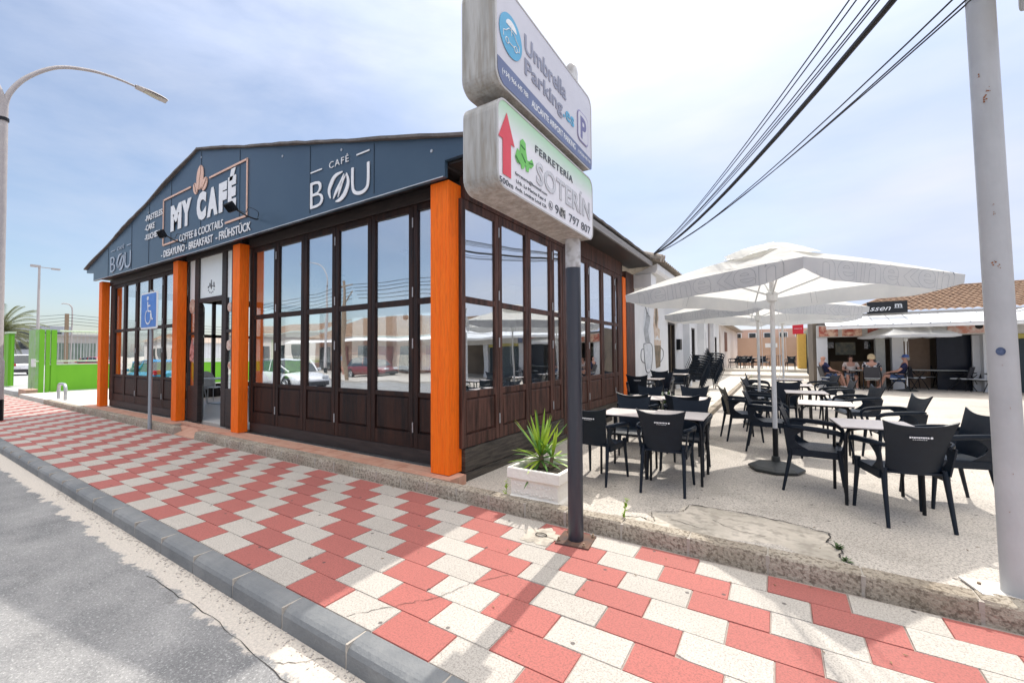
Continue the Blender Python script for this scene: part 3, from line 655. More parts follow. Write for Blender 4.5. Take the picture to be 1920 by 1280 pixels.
# ================================================================== FURNITURE
def stack_parts(t, lettered=True):
    pass
def make_chair(label, group=None, mat=BLACKP):
    t = thing('armchair', label, 'chair', (0, 0, 0), 0, group)
    m = MB()
    def seat(u, v):
        x = (u-.5)*(.46+.02*v); y = -.21+.45*v
        return (x, y, .445-.018*math.sin(PI*u)*math.sin(PI*min(v*1.1, 1))-(.03*(max(v-.85, 0)/.15)**2))
    m.grid(seat, 10, 10, thick=.016)
    m.box(-.235, -.2, .375, -.218, .22, .438).box(.218, -.2, .375, .235, .22, .438).box(-.218, .2, .385, .218, .222, .415)
    m.build('seat', mat, t, smooth=True)
    m = MB()
    def back(u, v):
        s_ = 2*u-1; wd = .185+.06*v**2.0
        zt = .355+.055*s_*s_*0
        top = .40+.05*abs(s_)**2.4-.0*abs(s_)
        z = .425+v*(top-.0)-.02*0
        y = -.215-.055*v-.035*v*v+.035*s_*s_*(1-.9*v)-.02*abs(s_)**3*v
        return (s_*wd, y, z)
    m.grid(back, 18, 14, thick=.014); m.build('backrest', mat, t, smooth=True)
    # small printed mark on the back
    q = MB(); q.lathe([(.0, 0), (.009, .0), (.009, .002)], (.078, -.296, .742), 10, 'Y')
    for k in range(9): q.box(.062-.0145*k-.011, -.2965, .735+.002*(k % 2), .062-.0145*k, -.2945, .748)
    for k in range(7): q.box(.05-.014*k-.009, -.2935, .722, .05-.014*k, -.2915, .726)
    q.build('printed_mark', LETW, t)
    for s_ in (-1, 1):
        m = MB()
        a = [(s_*.21, -.26, .665), (s_*.262, -.2, .672), (s_*.282, -.08, .668), (s_*.285, .08, .655), (s_*.278, .19, .635), (s_*.262, .235, .585), (s_*.252, .225, .5), (s_*.245, .2, .43)]
        P = smooth_path(a, 4); n = len(P); m.tube(P, [.017+.009*math.sin(PI*min(1, i/n*1.3)) for i in range(n)], 8, squash=.55 if s_ > 0 else .55)
        # web between arm, back and seat
        def web(u, v):
            y = -.24+.17*v*(1-.35*u)+.0; z = .43+.225*u; yy = -.235-.03*u+(.2-.13*math.sin(PI*u))*v
            return (s_*(.224+.03*u), yy, z)
        m.grid(web, 6, 4, thick=.012 if s_ < 0 else -.012)
        m.build('armrest', mat, t, smooth=True)
    for sx, ya, yb in ((-1, .19, .235), (1, .19, .235), (-1, -.2, -.285), (1, -.2, -.285)):
        m = MB(); m.tube([(sx*(.228 if ya > 0 else .2), ya, .47), (sx*(.236 if ya > 0 else .207), (ya*2+yb)/3, .3), (sx*(.25 if ya > 0 else .215), yb, 0)], [.024, .019, .0135], 10); m.build('leg', mat, t, smooth=True)
    return t
def make_table(label, wx=.6, wy=.6, group=None):
    t = thing('cafe_table', label, 'table', (0, 0, 0), 0, group)
    MB().box(-wx/2, -wy/2, .722, wx/2, wy/2, .735).build('tabletop', TOPM, t, bev=.004)
    MB().box(-wx/2+.004, -wy/2+.004, .7135, wx/2-.004, wy/2-.004, .7215).build('top_edge', BLACKM, t)
    for sx in (-1, 1):
        for sy in (-1, 1):
            P = smooth_path([(sx*.05, sy*.05, .695), (sx*(wx/2-.11), sy*(wy/2-.11), .698), (sx*(wx/2-.045), sy*(wy/2-.045), .66), (sx*(wx/2-.035), sy*(wy/2-.035), .5), (sx*(wx/2-.03), sy*(wy/2-.03), 0)], 5)
            MB().tube(P, .0145, 8).build('leg', BLACKM, t, smooth=True)
    MB().box(-.07, -.07, .68, .07, .07, .7135).build('hub', BLACKM, t)
    return t
CH0 = make_chair('x'); TB0 = make_table('x'); used = {'c': 0, 't': 0}
def place(kind, x, y, rz, label, group=None, z=None):
    src = CH0 if kind == 'c' else TB0; rz = rz+D(rnd.uniform(-3, 3)) if kind == 'c' and group != 'stacked black armchairs by the white wall' else rz; z = tz(x) if z is None else z
    if not used[kind]:
        used[kind] = 1; src.location = (x, y, z); src.rotation_euler = (0, 0, rz); src['label'] = label
        if group: src['group'] = group
        return src
    return dup(src, (x, y, z), rz, label, group)
D = math.radians
LG, RG, TG = 'black armchairs beside the cafe side wall', 'black armchairs in the sunny terrace row', 'square terrace tables'
place('t', -1.58, 5.24, D(1), 'pale table behind the dark sign pole, in the nearest left table pair', TG)
place('t', -.98, 5.22, D(1), 'pale table at the open end of the nearest left table pair, black bent legs', TG)
place('c', -1.8, 4.79, D(-4), 'black armchair half hidden by the dark sign pole, back to the street', LG)
place('c', -1.03, 4.75, D(2), 'black armchair showing its whole back, nearest left table, right of the sign pole', LG)
place('c', -1.72, 5.72, D(182), 'blue-black armchair facing the street at the nearest left table, next to the cafe wall', LG)
place('c', -.98, 5.62, D(178), 'blue-black armchair facing the street at the open end of the nearest left table', LG)
place('t', -1.85, 7.22, D(1), 'pale table by the wall in the second left table pair', TG)
place('t', -1.25, 7.2, D(1), 'pale table at the open end of the second left table pair', TG)
place('c', -1.88, 6.72, D(0), 'black armchair, back to the street, second left table, close to the cafe wall', LG)
place('c', -1.16, 6.66, D(2), 'black armchair, back to the street, second left table, open side', LG)
place('c', -2.05, 7.9, D(181), 'armchair facing the street at the second left table, beside the cafe wall and potted leaves', LG)
place('c', -1.26, 7.84, D(178), 'armchair facing the street at the second left table, between potted leaves and walkway', LG)
place('t', -2.62, 10.4, 0, 'small pale table against the dark end of the cafe wall', TG, z=.19)
place('c', -2.66, 9.75, D(3), 'black armchair with its back to the street in front of the dark end board', LG, z=.19)
place('c', -2.5, 11.1, D(178), 'armchair facing the street below the painted mugs mural', LG, z=.19)
place('t', -2.5, 13.0, 0, 'small pale table in front of the painted mugs, before the stacked chairs', TG, z=.19)
place('c', -2.75, 12.35, D(-2), 'black armchair with back to the street below the right mural mug', LG, z=.19)
place('c', -2.55, 13.75, D(180), 'armchair facing the street between the mural table and the stacked chairs', LG, z=.19)
k = 0
for j, (sx, sy, n) in enumerate(((-2.5, 16.3, 8), (-2.2, 17.3, 9))):
    for i in range(n):
        place('c', sx+.035*i, sy+.02*i, D(-80+4*j), 'black armchair in the leaning stacks by the white wall', 'stacked black armchairs by the white wall', z=.19+.082*i)
# right row
rows = [(.78, 5.3), (.55, 7.15), (.42, 8.95), (.32, 10.8), (.25, 12.9)]
words = ['nearest', 'second', 'third', 'fourth', 'fifth']
for i, (x, y) in enumerate(rows):
    place('t', x, y, D((4, -3, 2, 0, 3)[i]), f'pale square table, {words[i]} of the row under the open parasols', TG)
    if i: place('c', x-.66, y+.05, D((0, -92, -82, -100, -88)[i]), f'black armchair left of the {words[i]} table of the parasol row', RG)
    place('c', x+(.7 if i else .56), y+(.1 if i else .3), D((104, 100, 106, 98, 103)[i]), f'black armchair right of the {words[i]} table of the parasol row, seat towards the table', RG)
place('c', .885, 4.87, D(11), 'large black armchair nearest the camera with printed mark, back turned to the street', RG)
place('c', .33, 5.42, D(-96), 'black armchair seen from the side, left of the nearest table, facing right', RG)
place('c', .1, 9.55, D(170), 'black armchair behind the third table, half hidden by the parasol pole', RG)
place('c', -.5, 7.95, D(-70), 'black armchair standing apart, left of the second parasol pole', RG)
# ---- parasols
def make_parasol(name, label, side=2.5, ztip=2.245, zap=2.71, rot=0, marks=True, valance=.19, group=None, vent=True, poledark=.5):
    t = thing(name, label, 'parasol', (0, 0, 0), 0, group)
    R4 = Matrix.Rotation(rot, 4, 'Z'); hd = side/math.sqrt(2); cn = [R4 @ Vector((hd*math.cos(a), hd*math.sin(a), ztip)) for a in (0, PI/2, PI, 3*PI/2)]
    ap = Vector((0, 0, zap)); m = MB()
    for i in range(4):
        a, b = cn[i], cn[(i+1) % 4]
        def fn(u, v):
            e = a*(1-u)+b*u; e = e+Vector((0, 0, .03*math.sin(PI*u)))-Vector((e.x, e.y, 0))*(.05*math.sin(PI*u))
            p = ap*(1-v)+e*v; wr = .012*math.sin(u*19+v*5+i)*math.sin(PI*v)*math.sin(PI*u)
            return p+Vector((0, 0, -.05*math.sin(PI*v)*math.sin(PI*u)+.035*math.sin(PI*v)*(1-math.sin(PI*u))+wr))
        m.grid(fn, 16, 14)
    cp = m.build('canopy', FABRIC, t, smooth=True)
    m = MB()
    for i in range(4):
        a, b = cn[i], cn[(i+1) % 4]
        def fv(u, v):
            e = a*(1-u)+b*u; e = e+Vector((0, 0, .03*math.sin(PI*u)))-Vector((e.x, e.y, 0))*(.05*math.sin(PI*u))
            return e+Vector((0, 0, -valance*v*(.5+.5*min(1, math.sin(PI*u)*2.2))))+Vector((e.x, e.y, 0)).normalized()*(.012*math.sin(u*23+i)*v-.02*v)
        m.grid(fv, 18, 3)
    m.build('valance', VALF, t, smooth=True)
    if vent:
        m = MB()
        for i in range(4):
            a, b = cn[i]*1, cn[(i+1) % 4]*1
            def fn(u, v):
                e = Vector(((a.x*(1-u)+b.x*u)*.3, (a.y*(1-u)+b.y*u)*.3, zap-.09+.02*math.sin(u*PI*3+i))); p = Vector((0, 0, zap+.075))*(1-v)+e*v
                return p+Vector((0, 0, .03*math.sin(PI*v)+.02*math.sin(PI*u*2+i)*v))
            m.grid(fn, 8, 5)
        m.build('vent_cap', FABRIC, t, smooth=True)
    if marks:
        for i in range(4):
            a, b = cn[i], cn[(i+1) % 4]; d = (b-a); ln = d.length; dx = d.normalized(); nz = Vector((0, 0, 1)); no_ = dx.cross(nz)
            mid = (a+b)/2; out_ = 1
            if no_.dot(Vector((mid.x, mid.y, 0))) < 0: no_ = -no_; a, b = b, a; dx = -dx
            Rm = Matrix(((dx.x, nz.x, no_.x), (dx.y, nz.y, no_.y), (dx.z, nz.z, no_.z)))
            o = text('heineken', OUTL, None, (0, 0, 0), R=ID3, w=ln*.86, h=.27, outline=.0026, name='printed_lettering', bold=.02)
            for v in o.data.vertices:
                u = (v.co.x+ln*.07)/ln; u = min(max(u, 0), 1)
                e = a*(1-u)+b*u; e = e+Vector((0, 0, .03*math.sin(PI*u)))-Vector((e.x, e.y, 0))*(.05*math.sin(PI*u))
                hh_ = (.5+.5*min(1, math.sin(PI*u)*2.2)); zo = -valance*hh_+v.co.y*(.75+.25*hh_)
                pz = e+Vector((0, 0, min(zo, 0)))+no_*.006
                if zo > 0: pz = e+(ap-e).normalized()*zo+Vector((0, 0, .008))
                else: pz = e+Vector((0, 0, zo))+Vector((e.x, e.y, 0)).normalized()*(.012+.008*math.sin(u*23+i)*(-zo/valance)-.02*(-zo/valance))
                v.co = pz
            o.parent = cp
    for c in cn:
        MB().tube([(0, 0, zap-.05)+Vector((c.x*.03, c.y*.03, 0)) if False else Vector((c.x*.03, c.y*.03, zap-.06)), Vector((c.x*.5, c.y*.5, (zap+ztip)/2+.0)), Vector((c.x*.97, c.y*.97, ztip-.01))], .012, 6).build('rib', WPLAST, t)
        MB().tube([Vector((c.x*.03, c.y*.03, ztip-.1)), Vector((c.x*.48, c.y*.48, (zap+ztip)/2-.02))], .01, 6).build('strut', WPLAST, t)
    m = MB(); m.lathe([(.025, ztip-.2), (.06, ztip-.18), (.06, ztip-.08), (.025, ztip-.06)], n=16); m.build('lower_hub', WPLAST, t, smooth=True); m = MB(); m.lathe([(.03, zap-.12), (.06, zap-.1), (.05, zap-.02)], n=16); m.build('upper_hub', WPLAST, t, smooth=True)
    m = MB(); m.lathe([(.026, poledark), (.026, zap)], n=16); m.build('pole', pm('parasol_pole_white', (.72, .73, .74), rough=.35), t, smooth=True)
    m = MB(); m.lathe([(.03, .05), (.03, poledark), (.027, poledark+.002)], n=16); m.build('pole_sleeve', BLACKM, t, smooth=True)
    m = MB(); m.lathe([(.27, 0), (.3, .012), (.3, .035), (.25, .06), (.12, .085), (.05, .1), (.045, .16), (.032, .165)], n=8); m.build('base', pm('dark_resin_base', (.03, .034, .034), (.05, .055, .055), 12, rough=.5), t, bev=.004)
    MB().tube([(.06, -.02, ztip-.2), (.07, -.03, 1.2), (.05, -.02, 1.1)], .004, 5).build('cord', WPLAST, t)
    return t
PR = D(8)
par = make_parasol('parasol', 'large white printed parasol nearest the camera, its black octagonal base by the first table', rot=PR, group='white printed parasols')
par.location = (-.03, 6.08, tz(-.03)-.0)
dup(par, (-.30, 9.73, .115), D(-2), 'second white printed parasol, partly hidden under the nearest parasol')
dup(par, (.155, 13.4, .115), D(4), 'farthest white printed parasol, behind the two nearer ones in the row', sc_=(1, 1, 1.06))
p4 = make_parasol('plain_parasol', 'plain white parasol on a white pole in front of the dark terrace bar', side=2.05, ztip=1.99, zap=2.52, rot=D(60), marks=False, valance=.1, vent=False, poledark=.12)
p4.location = (3.95, 20.3, .1)
def rebase(t, loc):
    loc = Vector(loc)
    for o in col.objects:
        if o.parent == t: o.location = o.location-loc
    t.location = loc
# ================================================================== SIGN POLE
t = thing('sign_pole', 'dark round metal pole with white painted top carrying the two light box signs', 'pole', (-1.435, 3.25, 0))
m = MB(); m.lathe([(.063, .012), (.063, 2.265)], n=28); m.build('pole_shaft', pm('dark_blue_pole_paint', (.016, .022, .036), (.03, .032, .045), 5, rough=.32, bump=.05, stretch=(6, 6, .8), spec=.7), t, smooth=True)
m = MB(); m.lathe([(.0635, 2.265), (.0635, 2.62), (.058, 2.66), (.058, 3.93), (.05, 3.98), (.03, 4.01)], n=28); m.build('pole_top', pm('chipped_white_paint', (.6, .61, .62), (.5, .5, .5), 6, rough=.5, c3=(.15, .12, .1), s3=9, f3=.5), t, smooth=True)
m = MB(); m.M = Matrix.Rotation(.12, 4, 'Z'); m.box(-.14, -.13, .001, .14, .13, .012); m.build('base_plate', pm('rusty_plate', (.05, .04, .04), (.16, .08, .05), 9, rough=.8), t)
for sx, sy in ((-.11, -.1), (.11, -.1), (.11, .1), (-.11, .1)):
    m = MB(); m.lathe([(.014, .012), (.014, .026), (.008, .026), (.008, .042)], (sx, sy, 0), 6); m.build('bolt', BARK, t)
def rrect(y0, y1, z0, z1, r, n=6):
    P = []
    for cy, cz, a0 in ((y1-r, z1-r, 0), (y0+r, z1-r, 90), (y0+r, z0+r, 180), (y1-r, z0+r, 270)):
        for k in range(n+1):
            a = D(a0+90*k/n); P.append((cy+r*math.cos(a), cz+r*math.sin(a)))
    return P
BOXM = pm('weathered_sign_casing', (.46, .45, .43), (.3, .29, .27), 2.2, rough=.6, bump=.2, stretch=(7, 7, .8), c3=(.26, .22, .17), s3=4, f3=.5, contrast=1.4)
TRIM = pm('aluminium_trim', (.55, .54, .52), rough=.5, metal=.3)
XF, XB = -1.309, -1.556
def light_box(name, label, y0, y1, z0, z1, face):
    t = thing(name, label, 'sign')
    m = MB(); P = rrect(y0, y1, z0, z1, .085); m.prism([(XB+.006, y, z) for y, z in P], (XF-XB-.012, 0, 0)); m.build('casing', BOXM, t, smooth=False)
    for xf, e in ((XF-.006, .006), (XB+.006, -.006)):
        m = MB(); Q = rrect(y0+.012, y1-.012, z0+.012, z1-.012, .075); n = len(P)
        a = [m.V((xf, y, z)) for y, z in P]; b = [m.V((xf+e, y, z)) for y, z in P]; c = [m.V((xf+e, y, z)) for y, z in Q]; d = [m.V((xf, y, z)) for y, z in Q]
        for i in range(n):
            j = (i+1) % n; m.F([a[i], a[j], b[j], b[i]]); m.F([b[i], b[j], c[j], c[i]]); m.F([c[i], c[j], d[j], d[i]])
        m.build('rim', TRIM, t)
    m = MB(); Q = rrect(y0+.0125, y1-.0125, z0+.0125, z1-.0125, .074); m.prism([(XF-.0055, y, z) for y, z in Q], (.003, 0, 0)); fa = m.build('face', face, t)
    m = MB(); m.prism([(XB+.0025, y, z) for y, z in Q], (.003, 0, 0)); m.build('back_face', WHITEP, t)
    return t, fa
def grad_face(name, top, bot, z0, z1):
    m = bpy.data.materials.new(name); m.use_nodes = True; tr = m.node_tree; l = tr.links.new; b = tr.nodes['Principled BSDF']
    g = N(tr, 'ShaderNodeTexCoord'); s_ = N(tr, 'ShaderNodeSeparateXYZ'); l(g.outputs['Object'], s_.inputs[0])
    f = MA(tr, 'DIVIDE', MA(tr, 'SUBTRACT', s_.outputs[2], z0), z1-z0, clamp=True); mx = N(tr, 'ShaderNodeMix', data_type='RGBA'); l(f, mx.inputs[0]); mx.inputs[6].default_value = (*bot, 1); mx.inputs[7].default_value = (*top, 1)
    l(mx.outputs[2], b.inputs['Base Color']); b.inputs['Roughness'].default_value = .3; return m
LBX, lf_ = light_box('lower_sign', 'lower white and green light box sign with red arrow and hardware shop lettering', 1.935, 3.395, 2.505, 3.035, grad_face('printed_green_white_face', (.32, .62, .33), (.78, .78, .82), 2.85, 3.05))
FX_ = XF+.0005
def fpoly(P, mat, name, par, x=None, th=.0015):
    m = MB(); m.prism([(x or FX_, y, z) for y, z in P], (th, 0, 0)); return m.build(name, mat, par)
INKD = pm('dark_ink', (.06, .07, .09), rough=.5); INKG = pm('grey_ink', (.42, .45, .5), rough=.5); RED = pm('sign_red', (.75, .07, .1), rough=.5); GRN = pm('sign_green', (.18, .6, .12), rough=.5)
fpoly([(2.033, 2.96), (2.118, 2.79), (2.076, 2.79), (2.076, 2.585), (1.988, 2.585), (1.988, 2.79), (1.945, 2.79)], RED, 'arrow', lf_)
text('500m', INKD, lf_, (1.955, 2.535, 0), R=EAST, w=.15, h=.032) if False else None
def st_(s, y, z, w, h, mat, par, bold=0, x=None, **k): return text(s, mat, par, (x or FX_, y, z), R=EAST, w=w, h=h, ext=.0008, bold=bold, **k)
st_('500m', 1.955, 2.529, .145, .034, INKD, lf_)
fpoly([(2.125, 2.74), (2.15, 2.8), (2.18, 2.79), (2.185, 2.86), (2.215, 2.885), (2.25, 2.87), (2.255, 2.82), (2.27, 2.77), (2.30, 2.775), (2.33, 2.8), (2.355, 2.77), (2.32, 2.735), (2.3, 2.74), (2.285, 2.7), (2.255, 2.695), (2.25, 2.735), (2.225, 2.7), (2.2, 2.69), (2.19, 2.72), (2.15, 2.71)], GRN, 'emblem', lf_)
LFG = pm('emblem_dark_green', (.04, .2, .05), rough=.5)
for P in ([(2.19, 2.84), (2.24, 2.83), (2.238, 2.822), (2.19, 2.832)], [(2.2, 2.79), (2.25, 2.75), (2.245, 2.742), (2.196, 2.782)], [(2.13, 2.75), (2.18, 2.715), (2.175, 2.708), (2.127, 2.742)], [(2.29, 2.765), (2.34, 2.775), (2.34, 2.767), (2.29, 2.757)]):
    fpoly(P, LFG, 'emblem_line', lf_, FX_+.0018)
st_('FERRETERÍA', 2.38, 2.868, .595, .062, INKD, lf_, bold=.004, spacing=1.1)
st_('SOTERÍN', 2.39, 2.665, .935, .185, pm('pale_ink', (.62, .64, .68), rough=.5), lf_, bold=.02, spacing=1.05)
st_('SOTERÍN', 2.386, 2.668, .935, .185, INKG, lf_, outline=.0008, bold=.02, x=FX_+.0012, spacing=1.05)
st_('ferreterin@hotmail.com', 2.125, 2.624, .415, .026, INKD, lf_)
st_('Urb. La Marina Fase 4', 2.135, 2.582, .385, .022, INKD, lf_)
st_('Avda. Londres Local 12A', 2.125, 2.54, .405, .022, INKD, lf_)
m = MB(); m.tube([(FX_+.001, 2.595+.03*math.cos(2*PI*k/16), 2.578+.03*math.sin(2*PI*k/16)) for k in range(17)], .0016, 4, cap=False); m.tube([(FX_+.001, 2.58, 2.592), (FX_+.001, 2.59, 2.572), (FX_+.001, 2.608, 2.564)], .003, 5); m.build('phone_icon', INKD, lf_)
st_('961 797 807', 2.665, 2.548, .665, .064, INKD, lf_)
m = MB()
for k in range(14): 
    y = 2.74+rnd.uniform(0, .08); z = 2.545+rnd.uniform(0, .05); m.box(FX_+.001, y, z, FX_+.0022, y+rnd.uniform(.008, .03), z+rnd.uniform(.008, .03))
m.build('scratched_patch', pm('scratch_grey', (.2, .2, .2), (.6, .6, .6), 60, rough=.8), lf_)
UBX, uf = light_box('upper_sign', 'upper white light box sign with blue round car emblem and airport parking lettering', 1.925, 3.385, 3.098, 3.735, pm('pale_lilac_face', (.62, .62, .68), (.55, .55, .61), 2, rough=.3))
CY = pm('sky_blue_print', (.09, .42, .68), rough=.45); NAVY = pm('navy_print', (.14, .18, .33), rough=.5); MID = pm('slate_print', (.28, .3, .4), rough=.5)
fpoly([(2.087+.127*math.cos(2*PI*k/40), 3.45+.127*math.sin(2*PI*k/40)) for k in range(40)], CY, 'round_emblem', uf)
WI = pm('print_white', (.85, .88, .9), rough=.5)
m = MB(); X1 = FX_+.0028
for cy in (2.04, 2.135): m.tube([(X1, cy+.017*math.cos(2*PI*k/14), 3.4+.017*math.sin(2*PI*k/14)) for k in range(15)], .003, 5, cap=False)
m.tube([(X1, 2.0, 3.405), (X1, 1.998, 3.44), (X1, 2.03, 3.455), (X1, 2.06, 3.485), (X1, 2.115, 3.485), (X1, 2.145, 3.455), (X1, 2.178, 3.44), (X1, 2.178, 3.405), (X1, 2.155, 3.4)], .0025, 5); m.tube([(X1, 2.06, 3.4), (X1, 2.115, 3.4)], .0025, 5)
m.tube([(X1, 2.088, 3.455), (X1, 2.088, 3.52)], .0025, 5); m.build('emblem_drawing', WI, uf)
fpoly([(2.088+.06*math.cos(PI*k/12), 3.5+.045*math.sin(PI*k/12)) for k in range(13)], WI, 'emblem_canopy', uf, FX_+.0018)
st_('Umbrella', 2.25, 3.46, .62, .12, MID, uf, bold=.025)
st_('Parking', 2.25, 3.285, .555, .14, MID, uf, bold=.025)
st_('.es', 2.815, 3.318, .2, .075, CY, uf, bold=.015)
fpoly([(1.938, 3.255), (3.372, 3.205), (3.372, 3.125), (3.35, 3.112), (2.0, 3.112), (1.96, 3.14), (1.94, 3.18)], NAVY, 'blue_band', uf)
st_('(+34) 966 445 788', 1.985, 3.165, .3, .042, WI, uf, x=FX_+.0018, bold=.006)
st_('ALICANTE AIRPORT PARKING', 2.33, 3.15, .7, .046, WI, uf, x=FX_+.0018, bold=.012)
st_('(+34) 966 445 788', 3.08, 3.15, .26, .034, WI, uf, x=FX_+.0018)
fpoly([(y, z) for y, z in rrect(3.08, 3.3, 3.27, 3.52, .05)], pm('violet_print', (.3, .27, .5), rough=.5), 'parking_emblem', uf)
fpoly([(y, z) for y, z in rrect(3.09, 3.29, 3.28, 3.51, .045)], MATS['pale_lilac_face'], 'parking_emblem_field', uf, FX_+.0018)
st_('P', 3.135, 3.3, .12, .18, pm('violet_ink', (.16, .16, .35), rough=.5), uf, bold=.03, x=FX_+.0036)
rebase(LBX, (-1.435, 3.25, 2.505)); rebase(UBX, (-1.435, 3.25, 3.098))
# cement heap and ring beside the base
m = MB(); m.grid(lambda u, v: (-1.72+(.03+.13*v*(1+.18*math.sin(u*PI*10)+.1*math.sin(u*PI*26)))*math.cos(2*PI*u), 3.17+(.03+.13*v*(1+.18*math.sin(u*PI*10)+.1*math.sin(u*PI*26)))*math.sin(2*PI*u), .004+.01*(1-v)*v*4*(.6+.4*math.sin(u*30))), 44, 5)
struct('cement_spill', m, MATS['cement_render'])
m = MB(); m.tube([(-1.72+.05*math.cos(2*PI*k/14)*rnd.uniform(.9, 1.1), 3.17+.035*math.sin(2*PI*k/14), .014) for k in range(15)], .004, 5, cap=False); struct('cement_crack', m, MATS['crack_dirt'])
# ---- right white pole
t = thing('white_pole', 'thick white painted rust-spotted metal pole at the right edge of the terrace', 'pole', (1.165, 3.68, .115)); t.rotation_euler = (0, D(-.9), 0)
m = MB(); m.lathe([(.066, .006), (.066, .25), (.064, 2.0), (.062, 6.4)], n=28)
m.build('pole_shaft', pm('white_rusting_paint', (.5, .51, .52), (.4, .41, .42), 3, rough=.42, bump=.2, bscale=18, c3=(.4, .15, .06), s3=7.5, f3=.0, stretch=(1, 1, .7)), t, smooth=True)
rs = MB()
RSC = [(0.0, 1.95, .014), (.3, 1.93, .01), (.2, 2.25, .007), (.15, 2.3, .005), (0, 2.95, .016), (.3, 3.0, .014), (-.3, 3.1, .01), (.1, 1.35, .004), (.4, 1.1, .003), (.3, .72, .004), (.0, .5, .004)]
for a, z, s_ in RSC:
    a = D(-115)+a
    for k in range(7):
        aa = a+rnd.uniform(-.12, .12)*s_/.012; z2 = z+rnd.uniform(-1, 1)*s_*1.2; ss = s_*rnd.uniform(.12, .45); rr2 = .0668
        c = Vector((rr2*math.cos(aa), rr2*math.sin(aa), z2)); tx = Vector((-math.sin(aa), math.cos(aa), 0)); n = 7
        rs.F([rs.V(c+tx*math.cos(2*PI*j/n)*ss*rnd.uniform(.6, 1.2)+Vector((0, 0, 1))*math.sin(2*PI*j/n)*ss*rnd.uniform(.6, 1.2)) for j in range(n)])
rs.build('rust_spots', pm('rust', (.4, .16, .06), (.2, .09, .05), 60, rough=.9), t)
m = MB(); a = D(-112); c = Vector((.0668*math.cos(a), .0668*math.sin(a), 1.43)); tx = Vector((-math.sin(a), math.cos(a), 0))
m.F([m.V(c+tx*.02*math.cos(2*PI*j/18)+Vector((0, 0, .024))*math.sin(2*PI*j/18)) for j in range(18)]); m.build('round_sticker', pm('navy_sticker', (.02, .04, .1), (.1, .14, .25), 60, rough=.4), t)
m = MB(); m.M = Matrix.Rotation(.25, 4, 'Z') @ Matrix.Rotation(.05, 4, 'Y'); m.box(-.2, -.075, .003, .1, .13, .012); m.build('base_plate', pm('chalky_plate', (.7, .69, .66), (.5, .45, .4), 6, rough=.8), t)
MB().lathe([(.009, .01), (.009, .03)], (-.15, .02, 0), 6).build('bolt', BARK, t)
t = thing('street_name_board', 'pale sign board edge at the top right corner beside the white pole', 'sign', (1.3, 3.84, 3.62))
m = MB(); P = rrect(-1.4, 0, 0, .6, .07); m.M = Matrix.Translation((.0, 0, 0)); m.prism([(.02, y, z) for y, z in P], (.2, 0, 0)); m.build('casing', BOXM, t)
m = MB(); m.prism([(.221, y, z) for y, z in rrect(-1.38, -.02, .02, .58, .06)], (.003, 0, 0)); m.build('face', WHITEP, t)
# ---- disabled parking sign
t = thing('disabled_parking_sign', 'blue wheelchair sign on a thin grey post in front of the cafe', 'sign', (-11.25, 3.44, 0))
MB().tube([(0, 0, 0), (0, 0, 2.95)], .035, 12).build('post', pm('zinc_post', (.36, .42, .46), (.3, .35, .39), 6, rough=.45, metal=.3), t, smooth=True)
BLUE = pm('sign_blue', (.02, .17, .6), rough=.35)
m = MB(); m.prism([(y, -.045, z) for y, z in rrect(-.47, .47, 2.12, 2.9, .05)], (0, .006, 0)); m.build('sign_plate', WHITEP, t)
m = MB(); m.prism([(y, -.048, z) for y, z in rrect(-.44, .38, 2.16, 2.87, .03)], (0, .0025, 0)); bp_ = m.build('blue_field', BLUE, t)
m = MB(); Q = lambda x, z: (x-.06, -.052, z)
m.tube([Q(.0, 2.7), Q(.02, 2.5), Q(.17, 2.49), Q(.23, 2.32), Q(.29, 2.33)], .021, 6, squash=.2); m.lathe([(.0, 0), (.045, 0), (.045, .004)], (-.065, -.053, 2.775), 14, 'Y')
m.tube([Q(.01, 2.61), Q(.14, 2.61)], .016, 6, squash=.2)
m.tube([Q(.02+.15*math.cos(D(a)), 2.38+.15*math.sin(D(a))) for a in range(120, 385, 12)], .016, 6, squash=.2)
m.build('wheelchair_symbol', LETW, bp_)
